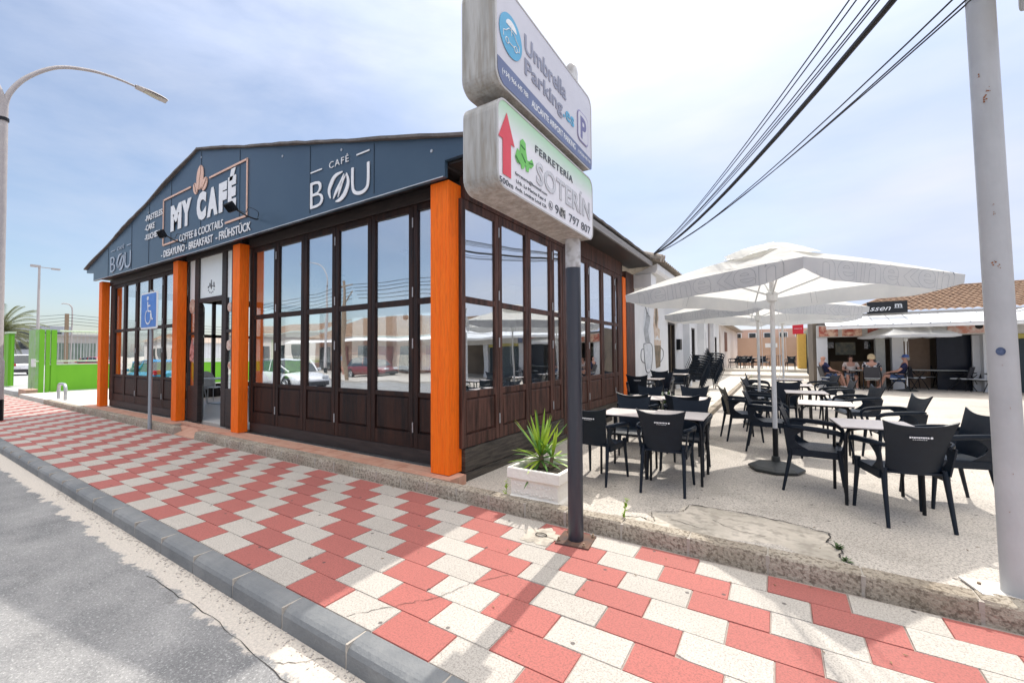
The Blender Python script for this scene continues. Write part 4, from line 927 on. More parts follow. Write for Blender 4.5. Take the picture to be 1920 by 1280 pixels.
# ================================================================== STREET LAMPS
def lamp(label, loc, h, arms, r=.085, reach=2.45, rise=2.0, group='street lamps'):
    t = thing('street_lamp', label, 'street lamp', loc, 0, group)
    m = MB(); m.lathe([(r*1.5, 0), (r*1.5, 1.45), (r*1.15, 1.5), (r*1.05, h*.6), (r*.85, h)], n=16); m.build('column', GREYP, t, smooth=True)
    m = MB(); m.lathe([(r*1.56, .0), (r*1.56, .5), (r*1.53, .52)], n=16); m.build('base_door', BLACKM, t, smooth=True)
    MB().lathe([(r*1.1, -.04), (r*1.1, .04)], (0, 0, h-.35), 12).build('clamp', BLACKM, t)
    for (ax, ay) in arms:
        q = lambda d, z: (ax*d, ay*d, z)
        P = smooth_path([q(0, h-.1), q(.08, h+.35*rise/2), q(.35*reach/2.4, h+.9*rise/2), q(.85*reach/2.4, h+1.45*rise/2), q(1.45*reach/2.4, h+1.72*rise/2), q(reach*.82, h+1.8*rise/2), q(reach, h+1.79*rise/2)], 5)
        m = MB(); m.tube(P, [r*.72-(r*.38)*i/(len(P)-1) for i in range(len(P))], 10); m.build('arm', GREYP, t, smooth=True)
        a = math.atan2(ay, ax); m = MB(); m.M = Matrix.Translation(q(reach, h+1.79*rise/2)) @ Matrix.Rotation(a, 4, 'Z') @ Matrix.Rotation(.12, 4, 'Y')
        m.grid(lambda u, v: (.0+.78*u, (.05+.13*math.sin(min(1, u*1.6)*PI/2)-(.06*max(0, u-.85)/.15))*math.cos(PI*v), .01+.075*math.sin(PI*v)*(.6+.4*math.sin(PI*u))), 8, 8)
        m.box(.02, -.12, -.012, .76, .12, .012); m.build('lantern', GREYP, t, smooth=True)
        m = MB(); m.M = Matrix.Translation(q(reach, h+1.79*rise/2)) @ Matrix.Rotation(a, 4, 'Z') @ Matrix.Rotation(.12, 4, 'Y'); m.box(.22, -.085, -.02, .57, .085, -.013); m.build('lens', pm('lantern_lens', (.4, .38, .3), rough=.3), t)
    return t
lamp('tall grey street lamp with a curved double arm at the left edge of the pavement', (-16.0, 1.93, 0), 7.75, [(0.03, 1), (-.03, -1)])
lamp('curved street lamp across the road, seen reflected in the cafe windows', (-32.5, -13.8, -.13), 7.9, [(-1, .1)])
t = thing('car_park_light', 'thin far light mast with two small flat lanterns above the green gate', 'street lamp', (-74.3, 12, 0))
MB().tube([(0, 0, 0), (0, 0, 12.2)], [.16, .1], 8).build('mast', GREYP, t)
MB().box(-.3, -.7, 12.2, .1, .1, 12.45).box(-.1, .1, 12.2, .1, 1.1, 12.27).box(-.25, 1.0, 12.12, .25, 1.7, 12.28).build('lantern', GREYP, t)
# ---- cables
def cables(name, label, A, C, n, r, spread, sag, seed, mat=CABLE, group='overhead cables'):
    rd = random.Random(seed); A = Vector(A); C = Vector(C)
    for i in range(n):
        k = (i-(n-1)/2)/max(1, n-1); c = C+Vector((k*spread, 0, rd.uniform(-.3, .3)*spread*.4)); s_ = sag*rd.uniform(.93, 1.07)
        P = []
        for j in range(33):
            tt = j/32; p = A.lerp(c, tt)+Vector((0, 0, -s_*4*tt*(1-tt))); P.append(p)
        rad = r if not isinstance(r, list) else r[i]
        m = MB(); m.tube([p-A for p in P], rad, 6); o = m.build(name, mat, None, smooth=True); o.location = A
        tag(o, label, 'cable', group)
AN = (-2.75, 11.3, 4.12)
cables('overhead_cable', 'thin black overhead cable fanning from the white eaves towards the top right', AN, (6.5, -9, 7.4), 5, .0055, .6, 1.32, 4)
cables('main_cable', 'thickest black cable bundle rising from the white eaves to the top of the picture', AN, (6.3, -9, 7.2), 1, .022, 0, 1.5, 5, group=None)
cables('side_cable', 'thin cable in the separate right hand strand above the parasols', AN, (7.0, -9, 6.5), 3, .0055, .7, 1.42, 8, group='right strand of cables')
t = thing('utility_pole', 'leaning wooden utility pole across the road, reflected in the cafe windows', 'utility pole', (-24.0, -9.6, -.15))
MB().tube([(0, 0, 0), (-.55, 0, 6.7)], [.15, .1], 10).build('shaft', BARK, t)
MB().tube([(-1.4, 0, 6.3), (.5, 0, 6.35)], .05, 6).tube([(-.45, 0, 5.0), (.5, 0, 5.9)], .04, 6).build('crossarm', BARK, t)
for k in range(5): cables('street_cable', 'cable strung along the far side of the road, seen in the reflections', (-23.6+.2*k, -9.6, 6.2-.25*k), (14, -11, 6.3-.12*k), 1, .02, 0, .5, 20+k, group='reflected street cables')
for k in range(5): cables('street_cable', 'cable running left from the leaning pole, seen in the reflections', (-23.6, -9.6, 6.2-.25*k), (-70, -11, 6.0-.25*k), 1, .02, 0, .8, 30+k, group='reflected street cables left')
# ================================================================== PLANTER, YUCCA, WEEDS
t = thing('planter', 'square cream stone planter box behind the kerb, left of the dark sign pole', 'planter', (-2.03, 3.86, .05), 0)
m = MB(); STN = pm('cast_stone', (.86, .83, .76), (.78, .74, .66), 4, rough=.9, bump=.5, bscale=25)
w0, w1 = .275, .3
def ring(m, prof):
    rows = []
    for r, z in prof: rows.append([m.V((sx*r, sy*r, z)) for sx, sy in ((-1, -1), (1, -1), (1, 1), (-1, 1))])
    for i in range(len(rows)-1):
        for j in range(4): m.F([rows[i][j], rows[i][(j+1) % 4], rows[i+1][(j+1) % 4], rows[i+1][j]])
    m.F(rows[0][::-1])
ring(m, [(.27, 0), (.28, .02), (.28, .07), (.262, .09), (.262, .235), (.275, .25), (.292, .26), (.292, .355), (.285, .362), (.255, .362), (.25, .34), (.25, .3)]); 
m.build('box', STN, t, bev=.008)
m = MB()
for k in range(26):
    a = (k % 13-6)/6.5*.23; z = .12+.075*(k//13); 
    m.lathe([(.0, -.006), (.012, -.003), (.014, .0)], (a, -.2635, z+.008*math.sin(k*2.1)), 6, 'Y'); m.lathe([(.0, .006), (.012, .003), (.014, .0)], (.2635, a, z+.008*math.sin(k*1.7)), 6, 'X') if False else None
m.build('relief', STN, t)
MB().box(-.25, -.25, .27, .25, .25, .3).build('soil', pm('soil', (.06, .045, .035), (.12, .1, .08), 20, rough=1, bump=.8), t)
def leaf_mb(m, base, az, el, ln, wd, droop, n=7, fold=.35, twist=0):
    base = Vector(base); pts = []; d = Vector((math.cos(az)*math.cos(el), math.sin(az)*math.cos(el), math.sin(el))); p = base.copy(); st = ln/n
    side = Vector((-math.sin(az), math.cos(az), 0))
    for i in range(n+1):
        t_ = i/n; w_ = wd*(math.sin(PI*min(1, .18+t_*.82))**.8 if t_ < 1 else 0)
        nrm = side.cross(d).normalized(); pts.append((p.copy(), side*w_, nrm*w_*fold)); p = p+d*st
        d = (d+Vector((0, 0, -droop*(.4+t_)/n*2.2))).normalized()
    I = []
    for c, s_, f in pts: I.append((m.V(c-s_-f*-1), m.V(c), m.V(c+s_+f)))
    for i in range(n): m.F([I[i][0], I[i][1], I[i+1][1], I[i+1][0]]); m.F([I[i][1], I[i][2], I[i+1][2], I[i+1][1]])
t = thing('yucca_plant', 'spiky green yucca growing from the cream planter box', 'plant', (-2.1, 3.87, .37))
MB().tube(smooth_path([(.0, 0, 0), (.012, .01, .06), (0, .005, .15)]), [.028]*6+[.024]*7, 10).tube([(.09, .05, 0), (.11, .06, .12)], .02, 8).build('trunk', BARK, t, smooth=True)
m1_, m2_ = MB(), MB(); rl = random.Random(12)
for k in range(60):
    f = k/60; el = D(86-f*112+rl.uniform(-9, 9)); az = k*2.399+rl.uniform(-.3, .3)
    mm = m1_ if rl.random() < .6 else m2_
    c = (.0, .005, .15-.09*f) if k % 5 else (.11, .06, .12-.04*f)
    leaf_mb(mm, c, az, el, (rl.uniform(.36, .5) if k < 22 else rl.uniform(.26, .42))*(.85 if k % 5 == 0 else 1), rl.uniform(.013, .02), rl.uniform(.1, .42)*(.3+f))
m1_.build('foliage', LEAF, t); m2_.build('foliage', pm('yucca_leaf_dark', (.06, .17, .03), (.15, .32, .06), 3, rough=.4, transl=.2), t)
def weed(name, label, loc, h, n, seed, mat=None):
    rd = random.Random(seed); m = MB(); 
    m.tube([(0, 0, 0), (h*.06, .01, h*.5), (h*.12, 0, h)], [.003, .002, .001], 5)
    for k in range(n):
        z = h*rd.uniform(.0, 1)**1.3; leaf_mb(m, (h*.12*z/h, 0, z), rd.uniform(0, 6.3), D(rd.uniform(5, 60)), rd.uniform(.02, .06)*(1.2-z/h*.6), rd.uniform(.004, .012), .3, n=4)
    o = m.build(name, mat or LEAF); o.location = loc; tag(o, label, 'weed')
weed('weed', 'bright green weed growing from the kerb crack right of the sign pole', (-1.16, 3.66, .08), .2, 34, 5)
weed('weed', 'thin weed stem at the left foot of the cream planter', (-2.38, 3.62, .04), .24, 26, 6)
weed('weed', 'low dark weed tuft in the crack of the cement patch', (.35, 3.86, .115), .03, 26, 7, LEAFD)
weed('weed', 'small weed at the front end of the cement patch crack', (.37, 3.66, .115), .025, 16, 8, LEAFD)
weed('weed', 'green weed tuft at the far corner of the walkway kerb', (-1.2, 27.0, .11), .5, 40, 9)
for (x, y, lab) in ((-1.95, 9.0, 'leafy potted plant behind the second left table, beside the cafe wall'), (-1.3, 9.1, 'leafy potted plant behind the second left table, next to the walkway kerb')):
    t = thing('potted_plant', lab, 'plant', (x, y, .06)); MB().lathe([(.1, 0), (.14, .25), (.15, .26), (.15, .29), (.13, .29), (.12, .25)], n=16).build('pot', pm('clay_pot', (.3, .14, .08), rough=.8), t, smooth=True)
    m = MB(); rd = random.Random(int(x*100))
    for k in range(60): leaf_mb(m, (rd.uniform(-.06, .06), rd.uniform(-.06, .06), .27+rd.uniform(0, .3)), rd.uniform(0, 6.3), D(rd.uniform(10, 75)), rd.uniform(.15, .32), rd.uniform(.012, .026), rd.uniform(.3, .9))
    m.build('foliage', LEAFD, t)
# ================================================================== LANE BUILDINGS
TILE = pm('clay_roof_tile', (.2, .12, .08), (.34, .23, .155), 4, rough=.9, spec=.2, bump=.3, bscale=20, c3=(.08, .055, .04), s3=9, f3=.6)
TILEO = pm('old_grey_roof_tile', (.3, .26, .22), (.4, .35, .3), 4, rough=.9, c3=(.16, .14, .12), s3=12, f3=.5)
def tile_roof(a, b, c, d, pitch=.22, rowl=.38, amp=.045):
    """a-b eave line, d-c ridge line; half-round tiles running up the slope"""
    a, b, c, d = map(Vector, (a, b, c, d)); m = MB(); nw = max(2, int((b-a).length/pitch)); nr = max(2, int((d-a).length/rowl))
    nrm = (b-a).cross(d-a).normalized()
    def fn(u, v):
        base = (a*(1-u)+b*u)*(1-v)+(d*(1-u)+c*u)*v; x = u*nw*2*PI
        return base+nrm*(amp*abs(math.sin(x/2))+.03*(1-(v*nr) % 1.0)*(1 if v < 1 else 0))
    nu = nw*5; rows = []
    for j in range(nr):
        for e in (0.0, .98):
            v = (j+e)/nr; rows.append([m.V(fn(i/nu, min(v, 1))) for i in range(nu+1)])
    for j in range(len(rows)-1):
        for i in range(nu): m.F([rows[j][i], rows[j][i+1], rows[j+1][i+1], rows[j+1][i]])
    return m
# white building down the lane
t = thing('white_shop_row', 'long white rendered building with dark doorways running down the lane beyond the cafe', 'building')
WX = -3.17
ops = [(15.2, 16.5, .2, 2.62), (19.3, 21.0, .2, 2.65), (22.7, 24.6, .2, 2.6), (28.3, 29.4, .2, 2.5)]
m = MB(); y = 11.1
for (a, b, z0, z1) in ops: m.box(WX-.25, y, 0, WX, a, 3.62); m.box(WX-.25, a, z1, WX, b, 3.62); y = b
m.box(WX-.25, y, 0, WX, 30.6, 3.62); m.box(-9, 30.35, 0, WX-.25, 30.6, 3.62).box(-9, 11.1, 0, WX-.25, 11.35, 3.62)
m.box(WX, 18.0, 0, WX+.25, 18.4, 3.0).box(WX, 21.7, 0, WX+.3, 22.1, 3.2).box(WX, 26.0, .1, WX+.22, 26.3, 3.2)
wl = m.build('wall', WHITEW, t)
MB().prism([(WX+.001, 11.1, 3.62), (-2.55, 11.1, 3.85), (-2.55, 11.1, 3.7), (-2.6, 11.1, 3.62)], (0, 19.5, 0)).box(WX+.0, 11.05, 3.25, -2.7, 11.6, 3.6).build('soffit', WHITEP, t)
rfm = tile_roof((-2.42, 11.0, 3.88), (-2.42, 30.7, 3.88), (-6, 30.7, 5.1), (-6, 11.0, 5.1)); rfm.build('roof', TILEO, t)
m = MB(); m.tube([(-2.4, 10.93, 3.93), (-3.3, 10.93, 4.22)], .1, 10).tube([(-2.38, 11.12, 3.95), (-2.9, 11.12, 4.12)], .09, 10); m.build('roof_verge_tile', TILEO, t)
INT = pm('doorway_inside', (.1, .08, .06), (.3, .22, .12), 1.5, rough=.8)
for (a, b, z0, z1), mt in zip(ops, (INT, pm('grey_shutter', (.35, .37, .4), rough=.5), DARKIN, pm('grey_door', (.3, .32, .35), rough=.5))):
    MB().box(WX-.24, a, z0, WX-.14, b, z1).build('door', mt, t)
    MB().box(WX-.13, a, z0, WX-.03, a+.06, z1).box(WX-.13, b-.06, z0, WX-.03, b, z1).box(WX-.13, a+.06, z1-.06, WX-.03, b-.06, z1).box(WX-.13, (a+b)/2-.02, z0, WX-.05, (a+b)/2+.02, z1-.06).build('door_frame', DWOODH, t)
MB().box(WX+.001, 16.6, 1.65, WX+.14, 16.95, 2.05).build('mail_box', BLACKM, t); MB().box(WX+.001, 27.2, 1.6, WX+.12, 27.5, 2.0).build('mail_box', BLACKM, t)
MB().tube([(WX+.05, 18.7, .2), (WX+.05, 18.7, 3.5)], .05, 8).tube([(WX+.05, 25.4, .2), (WX+.05, 25.4, 3.3), (-2.6, 25.4, 3.5)], .05, 8).build('downpipe', GREYP, t)
MB().box(WX+.001, 14.9, 2.7, -2.9, 16.9, 2.78).build('canopy', GREYP, t)
# mural: two tall latte glasses with handles and tall splashes
MG = pm('mural_grey', (.5, .53, .56), (.68, .7, .72), 6, rough=.9, contrast=1.5); MBk = pm('mural_brown', (.12, .11, .08), (.3, .22, .15), 5, rough=.9); MT = pm('mural_tan', (.5, .36, .26), (.62, .55, .48), 6, rough=.9, contrast=1.5)
def mur(P, mat, x=WX+.002): 
    m = MB(); m.prism([(x, y, z) for y, z in P], (.002, 0, 0)); return m.build('mural_shape', mat, wl)
def mur_line(P, r, mat): 
    m = MB(); m.tube([(WX+.006, p.y, p.z) for p in smooth_path([(0, y, z) for y, z in P], 5)], r, 5, squash=.3 if False else 1); m.build('mural_line', mat, wl)
mur([(12.02, 1.78), (12.9, 1.78), (12.78, 1.1), (12.22, 1.06)], MG); mur_line([(12.0, 1.78), (12.2, 1.05), (12.8, 1.07), (12.93, 1.78), (12.0, 1.8)], .012, pm('mural_pencil', (.25, .26, .28), rough=.9))
mur_line([(12.04, 1.65), (11.75, 1.62), (11.74, 1.35), (12.15, 1.24)], .014, MATS['mural_pencil'])
mur([(12.2, 1.8), (12.0, 2.2), (12.12, 2.85), (12.3, 3.05), (12.42, 2.6), (12.62, 3.1), (12.75, 2.5), (12.85, 2.1), (12.75, 1.8), (12.5, 2.0)], MG)
for d_ in (0, .12, .25, .38): mur_line([(12.25+d_, 1.85), (12.1+d_, 2.2), (12.35+d_, 2.6), (12.15+d_, 3.0-d_)], .01, MATS['mural_pencil'])
mur([(13.25, 1.78), (14.1, 1.78), (13.98, 1.1), (13.4, 1.06)], MBk); mur([(13.22, 1.95), (14.12, 1.95), (14.1, 1.785), (13.24, 1.785)], MT)
mur_line([(14.1, 1.7), (14.38, 1.62), (14.36, 1.4), (14.02, 1.25)], .014, MATS['mural_pencil'])
mur([(13.3, 1.96), (13.15, 2.4), (13.3, 3.0), (13.6, 3.2), (13.85, 2.7), (13.75, 2.35), (14.0, 2.3), (13.95, 1.96), (13.65, 2.1)], MT); mur([(13.35, 2.5), (13.45, 2.95), (13.65, 3.05), (13.7, 2.6), (13.5, 2.3)], MBk, WX+.005)
# end of the lane
t = thing('tan_end_wall', 'tan screen wall closing the far end of the lane', 'wall'); MB().box(-2.75, 40, .42, 1.4, 40.2, 2.72).build('wall', pm('tan_render', (.5, .33, .24), (.56, .38, .28), 1, rough=.9), t); MB().box(-.75, 39.97, 1.9, .1, 39.995, 2.25).build('notice', WHITEP, t)
t = thing('pink_building', 'pale pink building with barred windows above the tan wall at the end of the lane', 'building')
PK = pm('pink_render', (.55, .36, .28), (.62, .44, .36), 1, rough=.9); MB().box(-12, 46.5, 0, 5, 50, 3.7).build('wall', PK, t)
for k in range(6): 
    wn = MB().box(-3.5+1.25*k, 46.44, 2.85, -2.8+1.25*k, 46.49, 3.4).build('window', WHITEP, t); MB().box(-3.42+1.25*k, 46.42, 2.92, -2.88+1.25*k, 46.438, 3.33).build('pane', CARGLASS, wn)
t = thing('cream_lane_house', 'cream house front with brown window just beyond the white shop row', 'building'); MB().box(-9, 31.0, 0, -3.12, 45.5, 3.4).build('wall', pm('cream_render', (.66, .6, .56), (.72, .66, .62), 1, rough=.9, c3=(.5, .35, .25), s3=1.5, f3=.2), t)
MB().box(-3.119, 33.5, 1.6, -3.09, 35.2, 3.0).build('window', pm('brown_frame', (.16, .06, .03), rough=.6), t); MB().box(-9, 30.9, 3.41, -2.6, 45.6, 3.5).build('eaves', TILEO, t)
t = thing('yellow_kiosk', 'yellow painted kiosk column with a red lit sign at the end of the lane', 'kiosk'); MB().box(1.25, 34.0, .42, 1.7, 36, 2.75).build('column', pm('yellow_paint', (.7, .45, .1), rough=.6), t)
MB().box(.92, 32.4, 2.68, 1.5, 32.55, 3.28).build('sign_panel', pm('red_panel', (.65, .02, .04), rough=.4), t); text('·······', LETW, t, (1.0, 32.39, 3.0), w=.4, h=.05)
t = thing('grey_annex', 'grey green rendered wall stub behind the red sign', 'wall'); MB().box(1.75, 28.0, .1, 2.3, 45, 3.0).build('wall', pm('sage_render', (.3, .33, .28), rough=.9), t)
t = thing('folded_parasol', 'tall dark folded parasol standing beside the lane steps', 'parasol', (1.62, 26.3, .1)); MB().lathe([(.12, .1), (.3, .35), (.26, 1.0), (.14, 1.9), (.03, 2.25)], n=10).build('folded_canopy', pm('dark_navy_canvas', (.015, .02, .035), rough=.8), t, smooth=True); MB().lathe([(.22, 0), (.22, .08), (.03, .1), (.03, 2.3)], n=12).build('pole', BLACKM, t)
m = MB()
t = thing('step_railing', 'low dark metal railing on the lane platform', 'railing', (-.2, 38.5, .42))
for k in range(9): MB().tube([(-.5+.14*k, 0, 0), (-.5+.14*k, 0, .85)], .014, 5).build('bar', BLACKM, t)
MB().tube([(-.52, 0, .85), (.65, 0, .85)], .02, 5).build('rail', BLACKM, t)
for i, (x, y, rz) in enumerate(((-2.6, 33.5, 80), (-2.2, 34.4, 10), (-1.7, 34.0, 170), (-1.2, 34.5, -80), (-.7, 33.6, 200), (-2.0, 33.2, 20))):
    place('c', x, y, D(rz), 'dark armchair in the far group on the lane platform', 'far armchairs on the lane platform', z=.42)
place('t', -1.9, 33.9, 0, 'dark edged table, left of the two on the lane platform', TG, z=.42); place('t', -1.1, 33.7, 0, 'dark edged table, right of the two on the lane platform', TG, z=.42)
place('c', .75, 31.6, D(10), 'single dark armchair on the platform below the red sign', z=.42)
# ================================================================== TERRACE BAR (far building)
t = thing('terrace_bar', 'low bar with clay tiled roof and dark open front at the back of the terrace', 'building')
FY = 21.0
PALE = pm('pale_blue_white_paint', (.66, .68, .71), (.6, .62, .65), 1, rough=.7)
for a, b, mt in ((1.41, 1.75, PALE), (3.23, 3.5, pm('grey_green_paint', (.42, .44, .43), rough=.7)), (3.7, 4.02, PALE), (6.08, 6.4, PALE), (8.6, 8.95, PALE), (11.5, 11.85, PALE)): MB().box(a, FY, .05, b, FY+.35, 2.11).build('post', mt, t)
MB().box(1.41, FY-.02, 2.12, 14, FY+.3, 2.6).build('lintel', pm('lintel_white', (.6, .6, .58), rough=.8), t)
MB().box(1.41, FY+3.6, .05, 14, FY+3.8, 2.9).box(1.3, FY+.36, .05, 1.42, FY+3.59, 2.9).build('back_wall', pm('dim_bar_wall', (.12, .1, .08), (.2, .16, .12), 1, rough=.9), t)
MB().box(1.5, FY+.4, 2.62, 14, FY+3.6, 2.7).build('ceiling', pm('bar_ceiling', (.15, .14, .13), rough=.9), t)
MB().box(4.1, FY+1.2, .1, 5.0, FY+1.3, 2.1).build('partition', pm('warm_partition', (.3, .22, .17), rough=.9), t)
MB().box(5.05, FY+.6, .1, 5.95, FY+.66, 2.1).build('glass_door', pm('dark_glass', (.01, .015, .03), rough=.35, spec=.3), t); MB().box(5.9, FY+.3, .1, 6.08, FY+.4, 2.1).build('door_jamb', PALE, t)
MB().box(6.42, FY+.2, .1, 8.58, FY+.28, 1.95).build('shutter', pm('dark_teal_shutter', (.012, .03, .04), (.02, .045, .06), 2, rough=.5, stretch=(1, 1, 30)), t); MB().box(6.42, FY+.05, 1.95, 8.58, FY+.3, 2.11).build('yellow_header', pm('yellow_header', (.5, .44, .12), rough=.7), t)
MB().box(1.95, FY+1.5, .1, 3.2, FY+2.0, 1.12).build('counter', pm('wood_counter', (.28, .17, .09), (.36, .23, .13), 4, rough=.5), t)
MB().box(2.25, FY+2.6, 1.4, 2.95, FY+2.65, 1.95).build('menu_board', pm('menu_board', (.25, .3, .3), (.6, .58, .45), 7, rough=.5), t)
MB().box(1.85, FY+1.6, 1.7, 2.1, FY+1.65, 1.95).box(3.0, FY+.8, 1.65, 3.2, FY+.85, 1.95).build('screen', CARGLASS, t)
FOOD = pm('food_photo', (.42, .1, .07), (.75, .55, .42), 5, rough=.5, contrast=2)
for a, b in ((1.48, 2.09), (2.22, 2.83), (3.0, 3.6)): 
    MB().box(a, FY-.06, 2.15, b, FY-.03, 2.56).build('food_picture', FOOD, t)
pc = MB().box(5.2, FY-.06, 2.16, 6.15, FY-.03, 2.56).build('food_picture', pm('food_banner', (.72, .7, .66), (.6, .25, .18), 4, rough=.5, contrast=1.6), t); MB().lathe([(0, 0), (.1, 0), (.1, .01)], (5.98, FY-.075, 2.4), 16, 'Y').build('dark_dot', DARKIN, pc); MB().box(6.2, FY-.06, 2.14, 6.38, FY-.03, 2.6).build('dark_strip', NAVY, t)
m = MB(); AW = 26
for k in range(AW):
    x0 = 1.6+12.4*k/AW; x1 = 1.6+12.4*(k+1)/AW-.02; m.prism([(x0, FY+.0, 2.95), (x1, FY+.0, 2.95), (x1, FY-1.5, 2.5), (x0, FY-1.5, 2.5)], (0, 0, -.03)); m.box(x1-.02, FY-1.5, 2.44, x1+.02, FY-1.46, 2.52)
m.build('awning', pm('white_sheet_awning', (.72, .74, .76), (.6, .62, .64), 1.5, rough=.5), t)
MB().box(1.6, FY-1.52, 2.37, 14, FY-1.49, 2.46).build('gutter', WHITEP, t)
tile_roof((2.3, FY-.1, 3.0), (14, FY-.1, 3.0), (14, FY+4.2, 4.28), (5.0, FY+4.2, 4.28)).build('roof', TILE, t)
MB().tube([(5.0, FY+4.25, 4.3), (14, FY+4.25, 4.3)], .09, 8).tube([(2.3, FY-.1, 3.05), (5.0, FY+4.2, 4.33)], .07, 8).box(4.6, FY+3.6, 4.1, 4.9, FY+3.9, 4.6).build('ridge', TILE, t)
MB().box(2.3, FY-.13, 2.9, 14, FY-.02, 3.0).build('fascia_board', pm('stone_grey', (.4, .38, .36), rough=.8), t)
bs = MB().box(2.95, FY-.42, 2.96, 4.09, FY-.34, 3.4).build('name_board', pm('black_board', (.008, .01, .014), rough=.4), t)
text('ssen', LETW, bs, (3.03, FY-.43, 3.06), w=.6, h=.13, shear=.4); text('m', pm('silver_letter', (.6, .62, .65), rough=.4), bs, (3.74, FY-.43, 3.16), w=.2, h=.13, bold=.03); MB().box(3.72, FY-.43, 3.135, 3.96, FY-.425, 3.15).build('underline', MATS['silver_letter'], bs)
rebase(t, (6, 21, .1))
# right wing seen in the side window reflections
t = thing('east_shop', 'low shop with white corrugated awning and dark openings, reflected in the cafe side windows', 'building')
MB().box(6.2, 3.0, 0, 6.4, 16.0, 3.0).build('wall', PALE, t)
for k in range(4): MB().box(6.12, 3.6+3.1*k, .1, 6.19, 5.9+3.1*k, 2.2).build('opening', DARKIN, t)
MB().prism([(6.15, 3, 2.85), (4.9, 3, 2.5), (4.9, 3, 2.47), (6.15, 3, 2.82)], (0, 13, 0)).build('awning', MATS['white_sheet_awning'], t)
tile_roof((6.1, 16, 3.02), (6.1, 3, 3.02), (9.5, 3, 4.3), (9.5, 16, 4.3)).build('roof', TILE, t)
rebase(t, (6.3, 9, 0))
# terrace bar tables and chairs
BC = 'metal armchairs of the terrace bar'
def thin_chair(label, loc, rz, cush=True):
    t = thing('metal_armchair', label, 'chair', loc, rz, BC)
    for s_ in (-1, 1):
        MB().tube(smooth_path([(s_*.25, -.33, 0), (s_*.25, -.12, .35), (s_*.25, .12, .62), (s_*.25, .2, .64)]), .013, 6).build('leg', BLACKM, t)
        MB().tube(smooth_path([(s_*.25, .3, 0), (s_*.25, .05, .4), (s_*.24, -.22, .62), (s_*.22, -.3, .85)]), .013, 6).build('leg', BLACKM, t)
        MB().tube([(s_*.25, -.24, .64), (s_*.25, .22, .65)], .016, 6).build('armrest', BLACKM, t)
    MB().grid(lambda u, v: ((u-.5)*.46, -.22+.44*v, .42), 3, 3, thick=.02).build('seat', BLACKM, t)
    MB().grid(lambda u, v: ((u-.5)*.44, -.22-.1*v, .46+.4*v), 4, 4, thick=.012).build('backrest', pm('dark_mesh', (.05, .05, .06), rough=.7), t)
    if cush: MB().box(-.22, -.2, .422, .22, .22, .46).build('cushion', WPLAST, t, bev=.015)
    return t
def bar_table(label, loc, w_=.7):
    t = thing('bar_table', label, 'table', loc, 0, 'terrace bar tables'); MB().box(-w_/2, -.35, .71, w_/2, .35, .735).build('tabletop', MATS['grey_green_paint'], t)
    for sx in (-1, 1):
        for sy in (-1, 1): MB().tube([(sx*(w_/2-.05), sy*.3, 0), (sx*(w_/2-.05), sy*.3, .71)], .016, 6).build('leg', BLACKM, t)
thin_chair('metal armchair of the bald man in navy at the left end of the seated group', (1.72, 20.4, .11), D(-75))
thin_chair('metal armchair of the woman in a light top facing the camera', (2.47, 21.0, .11), D(175))
thin_chair('metal armchair with white cushion under the blonde woman in the spotted top', (3.0, 20.3, .11), D(-10))
thin_chair('metal armchair of the man with the blue cap beside the plain parasol pole', (3.72, 20.3, .11), D(80))
bar_table('small bar table between the four seated people', (2.72, 20.65, .11))
bar_table('long dark bar table in the shaded opening right of the parasol pole', (4.95, 21.6, .11), 1.6)
for i, (x, y, rz, l) in enumerate(((4.35, 21.3, -60, 'beige backed metal armchair just right of the plain parasol pole'), (5.55, 21.2, 60, 'metal armchair with pale cushion at the right end of the long bar table'), (6.0, 21.0, 130, 'metal armchair before the white post, facing away'), (6.45, 20.9, 80, 'metal armchair in front of the dark shutter'), (4.9, 22.3, 180, 'metal armchair in the shade behind the long bar table'))): thin_chair(l, (x, y, .11), D(rz))
